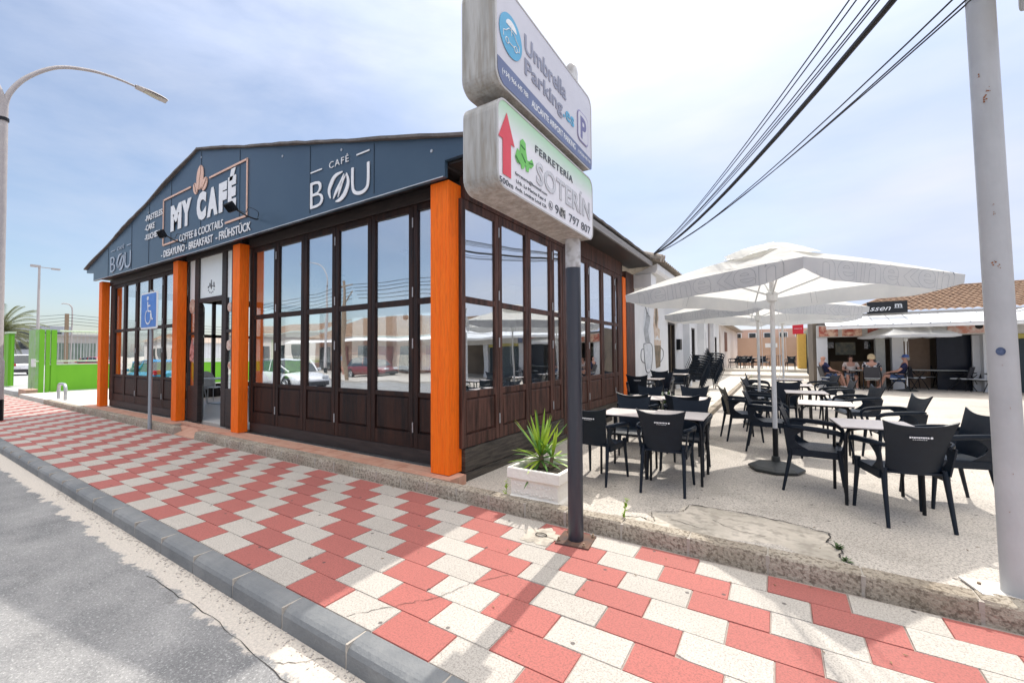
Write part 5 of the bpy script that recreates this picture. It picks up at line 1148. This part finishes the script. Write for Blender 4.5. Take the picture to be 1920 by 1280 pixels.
# ================================================================== PEOPLE
def limb_obj(name, verts, edges, mat, parent, root=0, sub=2):
    me = bpy.data.meshes.new(name); me.from_pydata([v[0] for v in verts], edges, []); me.materials.append(mat)
    o = bpy.data.objects.new(name, me); col.objects.link(o); o.parent = parent
    sk = o.modifiers.new('skin', 'SKIN'); sk.use_smooth_shade = True
    if not me.skin_vertices: 
        bpy.context.view_layer.objects.active = o
        me.attributes.new if False else None
    lay = me.skin_vertices[0] if me.skin_vertices else None
    if lay:
        for i, v in enumerate(verts):
            r = v[1]; lay.data[i].radius = r if isinstance(r, tuple) else (r, r)
        lay.data[root].use_root = True
    ss = o.modifiers.new('sub', 'SUBSURF'); ss.levels = sub; ss.render_levels = sub
    return o
SKIN = pm('skin_tone', (.55, .3, .22), (.5, .26, .19), 8, rough=.5)
def person(label, loc, rz, pose, shirt, shorts, hair, hairkind, cap=None, scale=1.0, longhair=False):
    t = thing('person', label, 'person', loc, rz); t.scale = (scale,)*3
    if pose == 'sit':
        pel = (0, -.08, .5); hip = .1; knee = (.13, .34, .5); ank = (.14, .38, .09); toe = (.15, .52, .045); tilt = -.06
        sh = (.19, -.15, .99); elb = (.26, -.02, .74); wr = (.17, .22, .74); nk = (0, -.15, 1.07); hd = (0, -.13, 1.2)
    elif pose == 'cross':
        pel = (0, -.05, .48); hip = .1; knee = (.13, .36, .55); ank = (.1, .5, .12); toe = (.1, .63, .08); tilt = -.1
        sh = (.19, -.2, .96); elb = (.25, -.02, .73); wr = (.16, .24, .66); nk = (0, -.21, 1.05); hd = (0, -.2, 1.18)
    else:
        pel = (0, 0, .93); hip = .1; knee = (.11, .02, .5); ank = (.12, -.02, .08); toe = (.13, .12, .04); tilt = 0
        sh = (.2, 0, 1.43); elb = (.25, -.03, 1.14); wr = (.24, .08, .9); nk = (0, 0, 1.52); hd = (0, .02, 1.66)
    V = []; E = []
    def a(p, r, par=None):
        V.append((tuple(p), r)); 
        if par is not None: E.append((par, len(V)-1))
        return len(V)-1
    P = a(pel, (.15, .11)); mid = tuple((pel[i]*.55+nk[i]*.45) for i in range(3)); ch = tuple((pel[i]*.25+nk[i]*.75) for i in range(3))
    W_ = a(mid, (.13, .1), P); C_ = a(ch, (.155, .11), W_); Nk = a(nk, .055, C_); H0 = a((hd[0], hd[1]+.01, hd[2]-.06), (.062, .068), Nk); H1 = a((hd[0], hd[1]+.005, hd[2]+.0), (.075, .09), H0); H2 = a((hd[0], hd[1]-.01, hd[2]+.07), (.065, .075), H1)
    a((hd[0], hd[1]+.105, hd[2]-.015), .014, H1)
    for s_ in (-1, 1):
        S = a((s_*sh[0], sh[1], sh[2]), .058, C_); e = a((s_*elb[0], elb[1], elb[2]), .042, S); wv = a((s_*wr[0], wr[1], wr[2]), .028, e)
        d = (Vector((s_*wr[0], wr[1], wr[2]))-Vector((s_*elb[0], elb[1], elb[2]))).normalized(); pm_ = Vector((s_*wr[0], wr[1], wr[2]))+d*.07
        pl = a(pm_, (.034, .018), wv); side = d.cross(Vector((0, 0, 1))).normalized() if abs(d.z) < .9 else Vector((1, 0, 0))
        for k, ln in enumerate((.07, .082, .078, .062)):
            b = a(pm_+d*.04+side*(k-1.5)*.02, .009, pl); a(pm_+d*(.04+ln)+side*(k-1.5)*.022+Vector((0, 0, -.02)), .007, b)
        tb = a(pm_-side*.035*s_+d*.01, .01, pl); a(pm_-side*.06*s_+d*.045, .008, tb)
        h = a((s_*hip, pel[1]+.02, pel[2]-.01), .092, P); kn = a((s_*knee[0], knee[1], knee[2]), .062, h); cf = a(tuple((s_*(knee[0]+ank[0])/2, (knee[1]*.6+ank[1]*.4), knee[2]*.6+ank[2]*.4)), .055, kn); an = a((s_*ank[0], ank[1], ank[2]), .036, cf); 
        to = a((s_*toe[0], toe[1], toe[2]), (.038, .026), an)
    body = limb_obj('body', V, E, SKIN, t)
    # eyes and mouth
    m = MB()
    for s_ in (-1, 1): m.lathe([(0, 0), (.009, .002), (.0, .006)], (hd[0]+s_*.03, hd[1]+.082, hd[2]+.012), 6, 'Y')
    m.box(hd[0]-.02, hd[1]+.076, hd[2]-.05, hd[0]+.02, hd[1]+.082, hd[2]-.044); m.build('face_features', DARKIN, body)
    m = MB()
    for s_ in (-1, 1): m.grid(lambda u, v: (hd[0]+s_*(.077+.012*math.sin(PI*v)), hd[1]-.02+.035*(u-.5), hd[2]-.03+.055*v), 3, 4, thick=.006)
    m.build('ears', SKIN, body)
    Vs = []; Es = []
    def b(p, r, par=None):
        Vs.append((tuple(p), r))
        if par is not None: Es.append((par, len(Vs)-1))
        return len(Vs)-1
    p0 = b((pel[0], pel[1], pel[2]+.06), (.165, .125)); p1 = b(mid, (.148, .118), p0); p2 = b(ch, (.172, .125), p1)
    if not longhair or True:
        for s_ in (-1, 1): q = b((s_*sh[0], sh[1], sh[2]+.004), .072, p2); q2 = b(tuple(Vector((s_*sh[0], sh[1], sh[2]))*.35+Vector((s_*elb[0], elb[1], elb[2]))*.65), .062, q)
    limb_obj('shirt', Vs, Es, shirt, t)
    Vs = []; Es = []
    p0 = b((pel[0], pel[1], pel[2]+.0), (.168, .13))
    for s_ in (-1, 1): q = b((s_*hip, pel[1]+.03, pel[2]-.01), .105, p0); b(tuple(Vector((s_*hip, pel[1]+.03, pel[2]-.01))*.28+Vector((s_*knee[0], knee[1], knee[2]))*.72), .09, q)
    limb_obj('shorts', Vs, Es, shorts, t)
    for s_ in (-1, 1):
        m = MB(); m.M = Matrix.Translation((s_*toe[0], (toe[1]+ank[1])/2, 0)); z0 = toe[2]-.045
        m.grid(lambda u, v: (.045*math.cos(PI*v)*(.8+.2*math.sin(PI*u)), -.12+.26*u, z0+.0+(.075 if u < .5 else .055)*math.sin(PI*v)), 6, 6); m.box(-.045, -.12, z0, .045, .14, z0+.015); m.build('shoe', WPLAST, t, smooth=True)
    if hair is not None:
        m = MB(); m.M = Matrix.Translation((hd[0], hd[1]-.018, hd[2]+.035)); ra = .098 if hairkind != 'curly' else .115
        m.grid(lambda u, v: (ra*(1+.06*math.sin(u*40)*math.sin(v*21)*(hairkind == 'curly'))*math.cos(2*PI*u)*math.cos(v*PI/2), 1.1*ra*math.sin(2*PI*u)*math.cos(v*PI/2)-(.015 if math.sin(2*PI*u) > 0 else 0)*(1-v), (-.02 if math.sin(2*PI*u) > 0 else -.09)*(1-v)**3+ra*math.sin(v*PI/2)), 26, 9)
        if longhair: m.tube([(0, -.06, 0), (0, -.11, -.1), (0, -.1, -.24)], [.06, .06, .02], 8)
        m.build('hair', hair, body, smooth=True)
    if cap:
        m = MB(); m.M = Matrix.Translation((hd[0], hd[1]-.01, hd[2]+.045)); m.lathe([(.103, -.01), (.1, .04), (.07, .08), (.0, .093)], n=16); m.grid(lambda u, v: (.08*math.cos(PI*u), .08+.09*v*math.sin(PI*u)+.0, .0-.01*v), 8, 3, thick=.006); m.build('cap', cap, body, smooth=True)
    return t
NAVYC = pm('navy_cloth', (.012, .016, .06), (.02, .025, .08), 9, rough=.9); DENIM = pm('denim', (.05, .09, .2), (.07, .12, .26), 14, rough=.9); CREAM = pm('cream_cloth', (.7, .6, .55), rough=.9)
SPOT = pm('spotted_cloth', (.015, .015, .035), (.02, .02, .04), 5, rough=.9, c3=(.8, .8, .8), s3=13, f3=1.0)
person('bald man in a navy shirt and blue shorts sitting at the left of the group', (1.72, 20.42, .11), D(-70), 'cross', NAVYC, DENIM, None, None)
person('dark haired woman in a light strappy top facing the camera at the table', (2.47, 20.98, .11), D(178), 'sit', CREAM, pm('pale_denim', (.3, .38, .5), rough=.9), pm('dark_hair', (.03, .018, .012), rough=.7), 'plain', longhair=True, scale=.97)
person('blonde curly haired woman in a black top with white spots, back to the camera', (3.0, 20.32, .11), D(-12), 'sit', SPOT, pm('white_trousers', (.7, .7, .68), rough=.9), pm('blonde_hair', (.5, .38, .22), (.6, .48, .3), 20, rough=.8), 'curly', scale=1.0)
person('man in a navy shirt and blue cap sitting beside the plain parasol pole', (3.72, 20.32, .11), D(78), 'cross', NAVYC, DENIM, pm('grey_hair', (.3, .28, .26), rough=.8), 'plain', cap=pm('blue_cap', (.06, .12, .35), rough=.8))
person('man in pale blue shirt and beige trousers walking across the road, reflected in the windows', (-30.5, -14.0, -.05), D(15), 'stand', pm('pale_blue_shirt', (.35, .45, .6), rough=.9), pm('beige_trousers', (.4, .34, .25), rough=.9), MATS['dark_hair'], 'plain')
# ================================================================== CARS
def car(name, label, loc, rz, paint, L_=4.3, W_=1.8, H_=1.5, suv=False):
    t = thing(name, label, 'car', loc, rz, None)   # nose towards +X
    hw = W_/2; st = []
    z0 = .22; bl = .92 if not suv else 1.02
    prof = [(-L_/2, .62, .80, .86), (-L_/2+.08, .4, bl-.02, .93), (-L_/2+.5, z0, bl+.03, .99), (-.9, z0, bl+.02, 1), (.1, z0, bl, 1), (.95, z0, bl-.03, 1), (L_/2-.55, z0, bl-.16, .97), (L_/2-.12, .28, bl-.3, .88), (L_/2, .36, bl-.42, .78)]
    m = MB(); rows = []
    for x, zb, zt, k in prof:
        w_ = hw*k; r = [(w_*.9, zb), (w_, zb+(zt-zb)*.25), (w_, zb+(zt-zb)*.6), (w_*.965, zt-.05), (w_*.86, zt), (w_*.4, zt+.025)]
        ring = [(y, z) for y, z in r]+[(-y, z) for y, z in r[::-1]]; rows.append([m.V((x, y, z)) for y, z in ring])
    for i in range(len(rows)-1):
        for j in range(12): m.F([rows[i][j], rows[i][(j+1) % 12], rows[i+1][(j+1) % 12], rows[i+1][j]])
    m.F(rows[0]); m.F(rows[-1][::-1]); body = m.build('body', paint, t, smooth=True); ms = body.modifiers.new('s', 'SUBSURF'); ms.levels = 1; ms.render_levels = 1
    xr0 = -L_/2+.12 if suv else -L_/2+.3; gp_ = [(xr0, bl, 0), (xr0+.35, H_-.1, 1), (xr0+.7, H_-.01, 1), (-.1, H_, 1), (.45, H_-.07, 1), (1.25, bl-.04, 0)]
    m = MB(); rows = []
    for x, zt, k in gp_:
        wt = hw*(.93 if not k else .74); zb = bl-.05
        rows.append([m.V(p) for p in ((x, hw*.93, zb), (x, wt, zt), (x, wt*.6, zt+.02*k), (x, -wt*.6, zt+.02*k), (x, -wt, zt), (x, -hw*.93, zb))])
    for i in range(len(rows)-1):
        for j in range(5): m.F([rows[i][j], rows[i][j+1], rows[i+1][j+1], rows[i+1][j]])
    m.build('windows', CARGLASS, t, smooth=False)
    m = MB(); rows = []
    for x, zt, k in gp_[1:-1]: wt = hw*.745; rows.append([m.V(p) for p in ((x, wt, zt+.008), (x, wt*.6, zt+.034), (x, -wt*.6, zt+.034), (x, -wt, zt+.008))])
    for i in range(len(rows)-1):
        for j in range(3): m.F([rows[i][j], rows[i][j+1], rows[i+1][j+1], rows[i+1][j]])
    for s_ in (-1, 1):
        for (xa, za), (xb, zb) in (((gp_[0][0]+.02, bl), (gp_[1][0], gp_[1][1])), ((-.25, bl), (-.3, H_-.02)), ((gp_[4][0], gp_[4][1]), (1.28, bl-.03))): m.tube([(xa, s_*hw*.935, za), (xb, s_*hw*.755, zb)], .035, 6)
    m.build('roof', paint, t, smooth=True)
    for xw in (-L_/2+.82, L_/2-.88):
        for s_ in (-1, 1):
            wh = MB(); wh.lathe([(.2, -.1), (.31, -.1), (.33, -.06), (.33, .06), (.31, .1), (.2, .1)], (xw, s_*(hw-.1), .33), 22, 'Y'); wo = wh.build('wheel', RUBBER, t, smooth=True)
            rm = MB(); rm.lathe([(.21, .0), (.21, .105*1)], (xw, s_*(hw-.1), .33), 20, 'Y') if False else None
            for k in range(10):
                a = 2*PI*k/10; rm.tube([(xw+.03*math.cos(a), s_*(hw+.0), .33+.03*math.sin(a)), (xw+.21*math.cos(a), s_*(hw+.004), .33+.21*math.sin(a))], .016, 5)
            rm.tube([(xw+.215*math.cos(2*PI*k/20), s_*(hw+.002), .33+.215*math.sin(2*PI*k/20)) for k in range(21)], .014, 5, cap=False); rm.build('rim', STEEL, wo)
            ar = MB(); ar.lathe([(.0, 0), (.37, 0), (.37, .01)], (xw, s_*(hw-.02), .36), 20, 'Y'); ar.build('arch_shade_disc', RUBBER, t)  # black disc stands in for the shade inside the wheel arch
    for s_ in (-1, 1):
        MB().box(L_/2-.2, s_*hw*.55-.16, .58, L_/2-.02, s_*hw*.55+.16, .72).build('headlight', pm('lamp_glass', (.7, .72, .75), rough=.1), t, bev=.03)
        MB().box(-L_/2-.01, s_*hw*.72-.17, .78, -L_/2+.14, s_*hw*.72+.15, .98).build('tail_light', pm('tail_red', (.4, .01, .015), rough=.2), t, bev=.03)
        MB().box(.95, s_*hw*1.0-.06*(s_ < 0), bl-.02, 1.1, s_*hw+.14 if s_ > 0 else s_*hw, bl+.1).build('mirror', paint, t, bev=.02) if s_ > 0 else MB().box(.95, -hw-.14, bl-.02, 1.1, -hw+.03, bl+.1).build('mirror', paint, t, bev=.02)
    MB().box(-L_/2-.03, -hw*.8, .3, -L_/2+.15, hw*.8, .5).box(L_/2-.12, -hw*.7, .25, L_/2+.02, hw*.7, .45).build('bumper', pm('dark_trim', (.03, .03, .035), rough=.6), t, bev=.03)
    MB().box(-L_/2-.035, -.26, .55, -L_/2-.015, .26, .66).build('number_plate', LETW, t)
    return t
CW = pm('white_car_paint', (.75, .76, .78), rough=.25, coat=.6); CR = pm('red_car_paint', (.45, .015, .02), rough=.25, coat=.6); CBL = pm('teal_car_paint', (.01, .25, .5), rough=.25, coat=.6)
car('parked_suv', 'white parked SUV seen from behind through the green gate', (-54.5, 7.75, 0), PI, CW, 4.5, 1.9, 1.72, True).rotation_euler = (0, 0, PI+0.0)
for o in col.objects:
    if o.name.startswith('parked_suv'): o.rotation_euler = (0, 0, D(-178)) ; o.scale = (-1, 1, 1) if False else (1, 1, 1)
car('parked_car', 'red parked hatchback beyond the green fence next to the orange post', (-63.5, 14.4, 0), D(200), CR, 4.2, 1.75, 1.45)
car('parked_car', 'partly visible red car behind the left street lamp', (-50.0, 4.9, 0), D(185), CR, 4.2, 1.75, 1.45)
car('parked_car', 'white saloon parked across the road, reflected in the cafe windows', (-20.2, -3.5, -.13), 0, CW, 4.6, 1.85, 1.46)
car('parked_car', 'teal blue hatchback on the road, reflected in the left cafe windows', (-27.2, -.6, -.13), PI, CBL, 4.2, 1.78, 1.45)
car('parked_car', 'dark red car parked before the house across the road, seen in reflection', (-25.6, -13.0, -.13), 0, pm('maroon_car_paint', (.16, .01, .015), rough=.3, coat=.5), 4.3, 1.78, 1.45)
# ================================================================== LEFT BACKGROUND
FXX = -25.5
t = thing('green_fence', 'lime green panelled fence with metal mesh rails beside the cafe yard', 'fence')
MB().box(FXX-.03, 4.45, .1, FXX+.03, 18, 1.2).build('solid_panel', GREENP, t); MB().box(FXX-.05, 4.4, 1.2, FXX+.05, 18, 1.24).box(FXX-.05, 4.4, .08, FXX+.05, 18, .12).build('panel_rim', pm('pale_green_trim', (.5, .62, .45), rough=.5), t)
MB().tube([(FXX, 4.75, 2.62), (FXX, 18, 2.62)], .035, 6).tube(smooth_path([(FXX, 4.4, 2.6), (FXX, 4.42, 1.6), (FXX, 4.6, 1.38), (FXX, 5.2, 1.36), (FXX, 18, 1.36)], 5), .035, 6).build('rail', MATS['pale_green_trim'], t)
m = MB()
for k in range(110): m.tube([(FXX, 4.8+.12*k, 1.38), (FXX, 4.8+.12*k, 2.6)], .006, 4, cap=False)
m.build('wire_mesh', STEEL, t)
for y, w_ in ((4.17, .14), (4.35, .12), (4.5, .16), (9, .1), (13.5, .1)): MB().box(FXX-.06, y, .0 if y > 4.2 else -.02, FXX+.06, y+w_, 2.66).build('fence_post', GREENP, t)
t = thing('gate_post', 'left green gate post cluster with small box beside the street lamp', 'gate post', (-33.8, 4.5, 0)); MB().box(-.9, -.08, .0, -.55, .08, 2.7).box(-.3, -.1, .05, .4, .1, 2.75).box(.5, -.03, .1, .6, .03, 2.65).build('post', GREENP, t); MB().box(-.4, -.14, 2.75, .5, .14, 2.85).build('cap', MATS['pale_green_trim'], t)
t = thing('sliding_gate', 'grey green open gate leaf with box, next to the green fence post', 'gate', (-28.1, 4.45, 0)); MB().box(-.75, -.05, .1, .55, .05, 2.75).build('leaf', pm('pale_grey_green', (.3, .42, .28), (.2, .45, .08), 2, rough=.5), t); MB().box(.2, -.12, 1.1, .7, -.05, 1.45).build('motor_box', WHITEP, t)
weed('shrub', 'dark shrub tuft on the brick edging at the green gate', (-26.6, 4.15, .0), .55, 70, 31, LEAFD)
o = MB().box(-27.3, 3.9, -.1, -25.9, 4.3, .18).build('brick_edging', pm('brick_edge', (.4, .24, .18), (.5, .34, .26), 5, rough=.9)); tag(o, 'low reddish brick edging at the foot of the green gate post', 'edging')
t = thing('bike_rack', 'small bent steel hoop bollard on the yard before the green fence', 'bollard', (-20.4, 3.88, .1)); MB().tube(smooth_path([(-.42, 0, 0), (-.42, 0, .35), (-.35, 0, .48), (-.2, 0, .52), (.2, 0, .52), (.35, 0, .48), (.42, 0, .35), (.42, 0, 0)], 4), .045, 10).build('hoop', STEEL, t, smooth=True)
t = thing('market_hall', 'long low pale building with barred dark windows far beyond the fence', 'building'); 
MB().box(-112, 19, 0, -111, 60, 5.3).build('wall', pm('stucco_pale', (.5, .46, .42), (.56, .52, .48), .5, rough=.9), t)
MB().box(-110.98, 20, 1.0, -110.9, 25.5, 4.0).build('window', pm('dull_green_glass', (.12, .17, .13), (.2, .24, .2), 1, rough=.4), t); MB().box(-110.98, 26, 1.0, -110.9, 30, 4.0).build('window', MATS['dull_green_glass'], t); MB().box(-110.98, 30.6, 2.4, -110.9, 36, 4.0).build('window', CR, t)
MB().box(-111.5, 18.5, 5.3, -110.2, 60, 5.6).build('eaves', GREYP, t)
m = MB()
for k in range(40): m.box(-110.88, 20+.42*k, 1, -110.84, 20.06+.42*k, 4)
m.build('window_bars', WHITEP, t)
t = thing('flat_block', 'flat grey block rising behind the low hall, right of the light mast', 'building'); MB().box(-126, 16, 0, -122, 24.5, 7.6).build('wall', pm('block_grey', (.42, .44, .48), rough=.9), t); MB().box(-121.98, 17, 3, -121.9, 23, 4.4).build('window', CARGLASS, t); MB().box(-121.98, 17, 5.2, -121.9, 23, 6.4).build('window', CARGLASS, t)
t = thing('cream_shop', 'cream shop with dark green awning behind the white SUV', 'building'); MB().box(-146, 8, 0, -140, 19, 5.6).build('wall', pm('cream_shop_wall', (.55, .46, .36), rough=.9), t); MB().box(-139.98, 8, 2.4, -139, 19, 4.3).build('awning', pm('dark_green_awning', (.01, .09, .06), rough=.7), t); MB().box(-146, 10, 5.6, -141, 16, 7.6).build('upper_floor', WHITEW, t); MB().box(-140.98, 11.5, 6.1, -140.9, 12.4, 7.1).build('window', CARGLASS, t)
t = thing('tan_roof_house', 'low house with tan hipped roof beside the left orange post', 'building'); MB().box(-100, 29, 0, -94, 45, 4.0).build('wall', WHITEW, t); MB().prism([(-93.5, 27, 4.0), (-93.5, 46, 4.0), (-96.8, 40, 5.4), (-96.8, 31, 5.4)], (-3, 0, 0)).build('roof', pm('tan_roof', (.4, .32, .26), rough=.9), t); MB().box(-93.98, 30, 1, -93.9, 33, 3).build('window', CARGLASS, t)
t = thing('far_utility_pole', 'dark far utility pole with a lamp arm above the green fence', 'utility pole', (-95, 18.4, 0)); MB().box(-.25, -.2, 0, .25, .2, 8.3).build('shaft', BARK, t); MB().tube(smooth_path([(0, .5, 0), (0, .6, 8), (0, .4, 9.6), (0, -.3, 9.9), (0, -.6, 9.8)], 4), .09, 6).build('lamp_arm', GREYP, t)
for k in range(4): cables('far_cable', 'thin far power line above the green fence', (-95, 18.4, 8.2-.5*k), (-85, 45, 6.6-.5*k), 1, .03, 0, .3, 50+k, group='far power lines'); cables('far_cable', 'thin far power line running left of the dark pole', (-95, 18.4, 8.2-.5*k), (-140, 12, 9.6-.9*k), 1, .03, 0, .3, 60+k, group='far power lines left')
# palm
t = thing('palm_tree', 'drooping date palm behind the left street lamp', 'palm', (-104, 12.8, 0)); MB().tube([(0, 0, 0), (.2, 0, 5.2)], [.5, .42], 10).build('trunk', BARK, t)
m = MB(); rd = random.Random(3)
for k in range(70):
    az = k*2.4; el = D(80-95*k/70+rd.uniform(-8, 8)); p = Vector((.2, 0, 5.2)); d = Vector((math.cos(az)*math.cos(el), math.sin(az)*math.cos(el), math.sin(el))); ln = rd.uniform(4.5, 6); P = []
    for i in range(15): P.append((p.copy(), d.copy())); p += d*ln/14; d = (d+Vector((0, 0, -.105))).normalized()
    m.tube([q for q, _ in P], .04, 4)
    for i in range(2, 15):
        q, dd = P[i]; sd = dd.cross(Vector((0, 0, 1))).normalized()
        for s_ in (-1, 1):
            for e in (0, .5):
                q2 = q+dd*e*ln/14; tip = q2+sd*s_*(.75-.03*i)+dd*.3+Vector((0, 0, -.32)); a_, b_, c_ = m.V(q2-dd*.05), m.V(q2+dd*.07), m.V(tip); m.F([a_, b_, c_])
m.build('crown', PALML, t, fix=False)
# ---- houses across the road (seen in the reflections)
t = thing('tiled_house', 'low house with a clay hipped roof across the road, reflected in the cafe windows', 'building')
MB().box(-40, -22, 0, -22, -17.5, 3.0).build('wall', pm('red_brown_render', (.35, .16, .1), (.45, .3, .22), 1, rough=.9), t)
tile_roof((-21.2, -16.6, 3.1), (-41, -16.6, 3.1), (-36, -20.5, 5.2), (-27, -20.5, 5.2), pitch=.4).build('roof', TILE, t)
tile_roof((-21.2, -24, 3.1), (-21.2, -16.6, 3.1), (-27, -20.4, 5.2), (-27, -20.6, 5.2), pitch=.4).build('roof', TILE, t)
MB().prism([(-42, -15.5, 2.75), (-8, -15.5, 2.75), (-8, -16.6, 3.0), (-42, -16.6, 3.0)], (0, 0, -.05)).build('awning', WHITEP, t)
for k in range(6): MB().box(-39+2.9*k, -17.49, .1, -37.2+2.9*k, -17.4, 2.3).build('window', pm('dull_red_door', (.22, .05, .04), rough=.6) if k % 2 else CARGLASS, t)
t = thing('white_row_house', 'white row of shops across the road with shutters, reflected in the right windows', 'building')
MB().box(-21, -22, 0, 14, -17.8, 3.3).build('wall', WHITEW, t)
for k in range(9): MB().box(-20+3.7*k, -17.79, .1, -17.6+3.7*k, -17.7, 2.5).build('door', (DARKIN, pm('red_door', (.2, .06, .05), rough=.5), MATS['grey_shutter'])[k % 3], t)
tile_roof((14, -17.2, 3.35), (-21, -17.2, 3.35), (-21, -21, 4.6), (14, -21, 4.6), pitch=.5).build('roof', TILE, t)
t = thing('left_row_house', 'pale row of buildings farther along across the road, reflected in the left windows', 'building')
MB().box(-95, -26, 0, -43, -20, 4.2).build('wall', MATS['stucco_pale'], t)
for k in range(12): MB().box(-92+4*k, -19.99, .6, -89.8+4*k, -19.9, 2.8).build('window', CARGLASS, t)
tile_roof((-43, -19.4, 4.2), (-95, -19.4, 4.2), (-95, -24, 5.6), (-43, -24, 5.6), pitch=.6).build('roof', TILE, t)
struct('far_pavement', MB().box(-160, -24, -.19, 60, -9.2, -.02), pm('far_paving', (.45, .42, .38), rough=.9))
# ================================================================== CAFE INTERIOR
def shell_chair(label, loc, rz):
    t = thing('shell_chair', label, 'chair', loc, rz, 'white shell chairs inside the cafe')
    MB().grid(lambda u, v: ((u-.5)*.44, -.2+.42*v, .45-.02*math.sin(PI*u)), 6, 5, thick=.015).build('seat', WPLAST, t, smooth=True)
    MB().grid(lambda u, v: (.23*math.sin((u-.5)*2.6)*(1-.25*v*v), -.2-.06*v+.12*(1-math.cos((u-.5)*2.6)), .45+.47*v*(1-.35*abs(u-.5)**2*4*.6)), 12, 8, thick=.012).build('backrest', WPLAST, t, smooth=True)
    for sx in (-1, 1):
        for sy in (-1, 1): MB().tube([(sx*.18, sy*.16, .44), (sx*.22, sy*.22, 0)], .013, 6).build('leg', WPLAST, t)
    return t
def in_table(label, loc):
    t = thing('dining_table', label, 'table', loc, 0, 'white tables inside the cafe'); MB().box(-.45, -.35, .72, .45, .35, .745).build('tabletop', WPLAST, t, bev=.005); MB().tube([(0, 0, 0), (0, 0, .72)], .035, 10).build('leg', STEEL, t); MB().box(-.3, -.25, 0, .3, .25, .02).build('foot', STEEL, t)
    return t
tw = ['under the hanging lamps near the corner', 'behind the middle front window', 'beside the open cafe door', 'behind the left window bay', 'behind the side window', 'deep inside near the counter']
for i, (x, y) in enumerate(((-4.9, 6.0), (-7.3, 6.1), (-11.2, 6.6), (-13.8, 5.9), (-4.1, 8.0), (-9.3, 7.7))):
    in_table('white table inside the cafe '+tw[i], (x, y, .15))
    for j, (dx, dy, a) in enumerate(((-.25, -.6, 5), (.3, .62, 185), (.72, .05, 92), (-.75, .0, -90))):
        if i > 3 and j > 1: continue
        shell_chair('white chair '+('before', 'behind', 'right of', 'left of')[j]+' the table '+tw[i], (x+dx, y+dy, .15), D(a+rnd.uniform(-14, 14)))
for i, (x, y) in enumerate(((-4.7, 5.2), (-5.9, 5.6), (-9.0, 6.4))):
    t = thing('pendant_lamp', ('white chain pendant lamp nearest the corner post', 'white chain pendant lamp left of the nearest one', 'white chain pendant lamp seen behind the entrance')[i], 'lamp', (x, y, 2.2))
    m = MB(); m.tube([(0, 0, .3), (0, 0, 1.3)], .008, 6)
    for k in range(9): m.lathe([(.0, -.03), (.022, 0), (.0, .03)], (0, 0, .36+.07*k), 8)
    m.build('chain', WPLAST, t); MB().lathe([(.015, .28), (.05, .25), (.05, .14), (.02, .13)], n=12).build('socket', WPLAST, t, smooth=True)
    MB().lathe([(.015, .13), (.05, .06), (.045, .01), (.0, -.01)], n=14).build('bulb', WPLAST, t, smooth=True); MB().lathe([(.1, 1.28), (.1, 1.3)], n=16).build('ceiling_rose', BLACKM, t)
vz = thing('flower_vase', 'white vase with yellow flowers on the table behind the middle front window', 'vase', (-7.3, 6.05, .895)); MB().lathe([(.05, 0), (.06, .1), (.045, .18), (.05, .2)], n=14).build('vase_body', WPLAST, vz, smooth=True)
m = MB(); rd = random.Random(5)
for k in range(24): a, r = rd.uniform(0, 6.28), rd.uniform(0, .08); m.lathe([(.0, -.02), (.022, 0), (.0, .02)], (r*math.cos(a), r*math.sin(a), .25+rd.uniform(0, .08)), 6)
m.build('flowers', pm('yellow_petals', (.7, .5, .08), rough=.8), vz)
rebase(cafe, (-9.7, 7.2, 0))
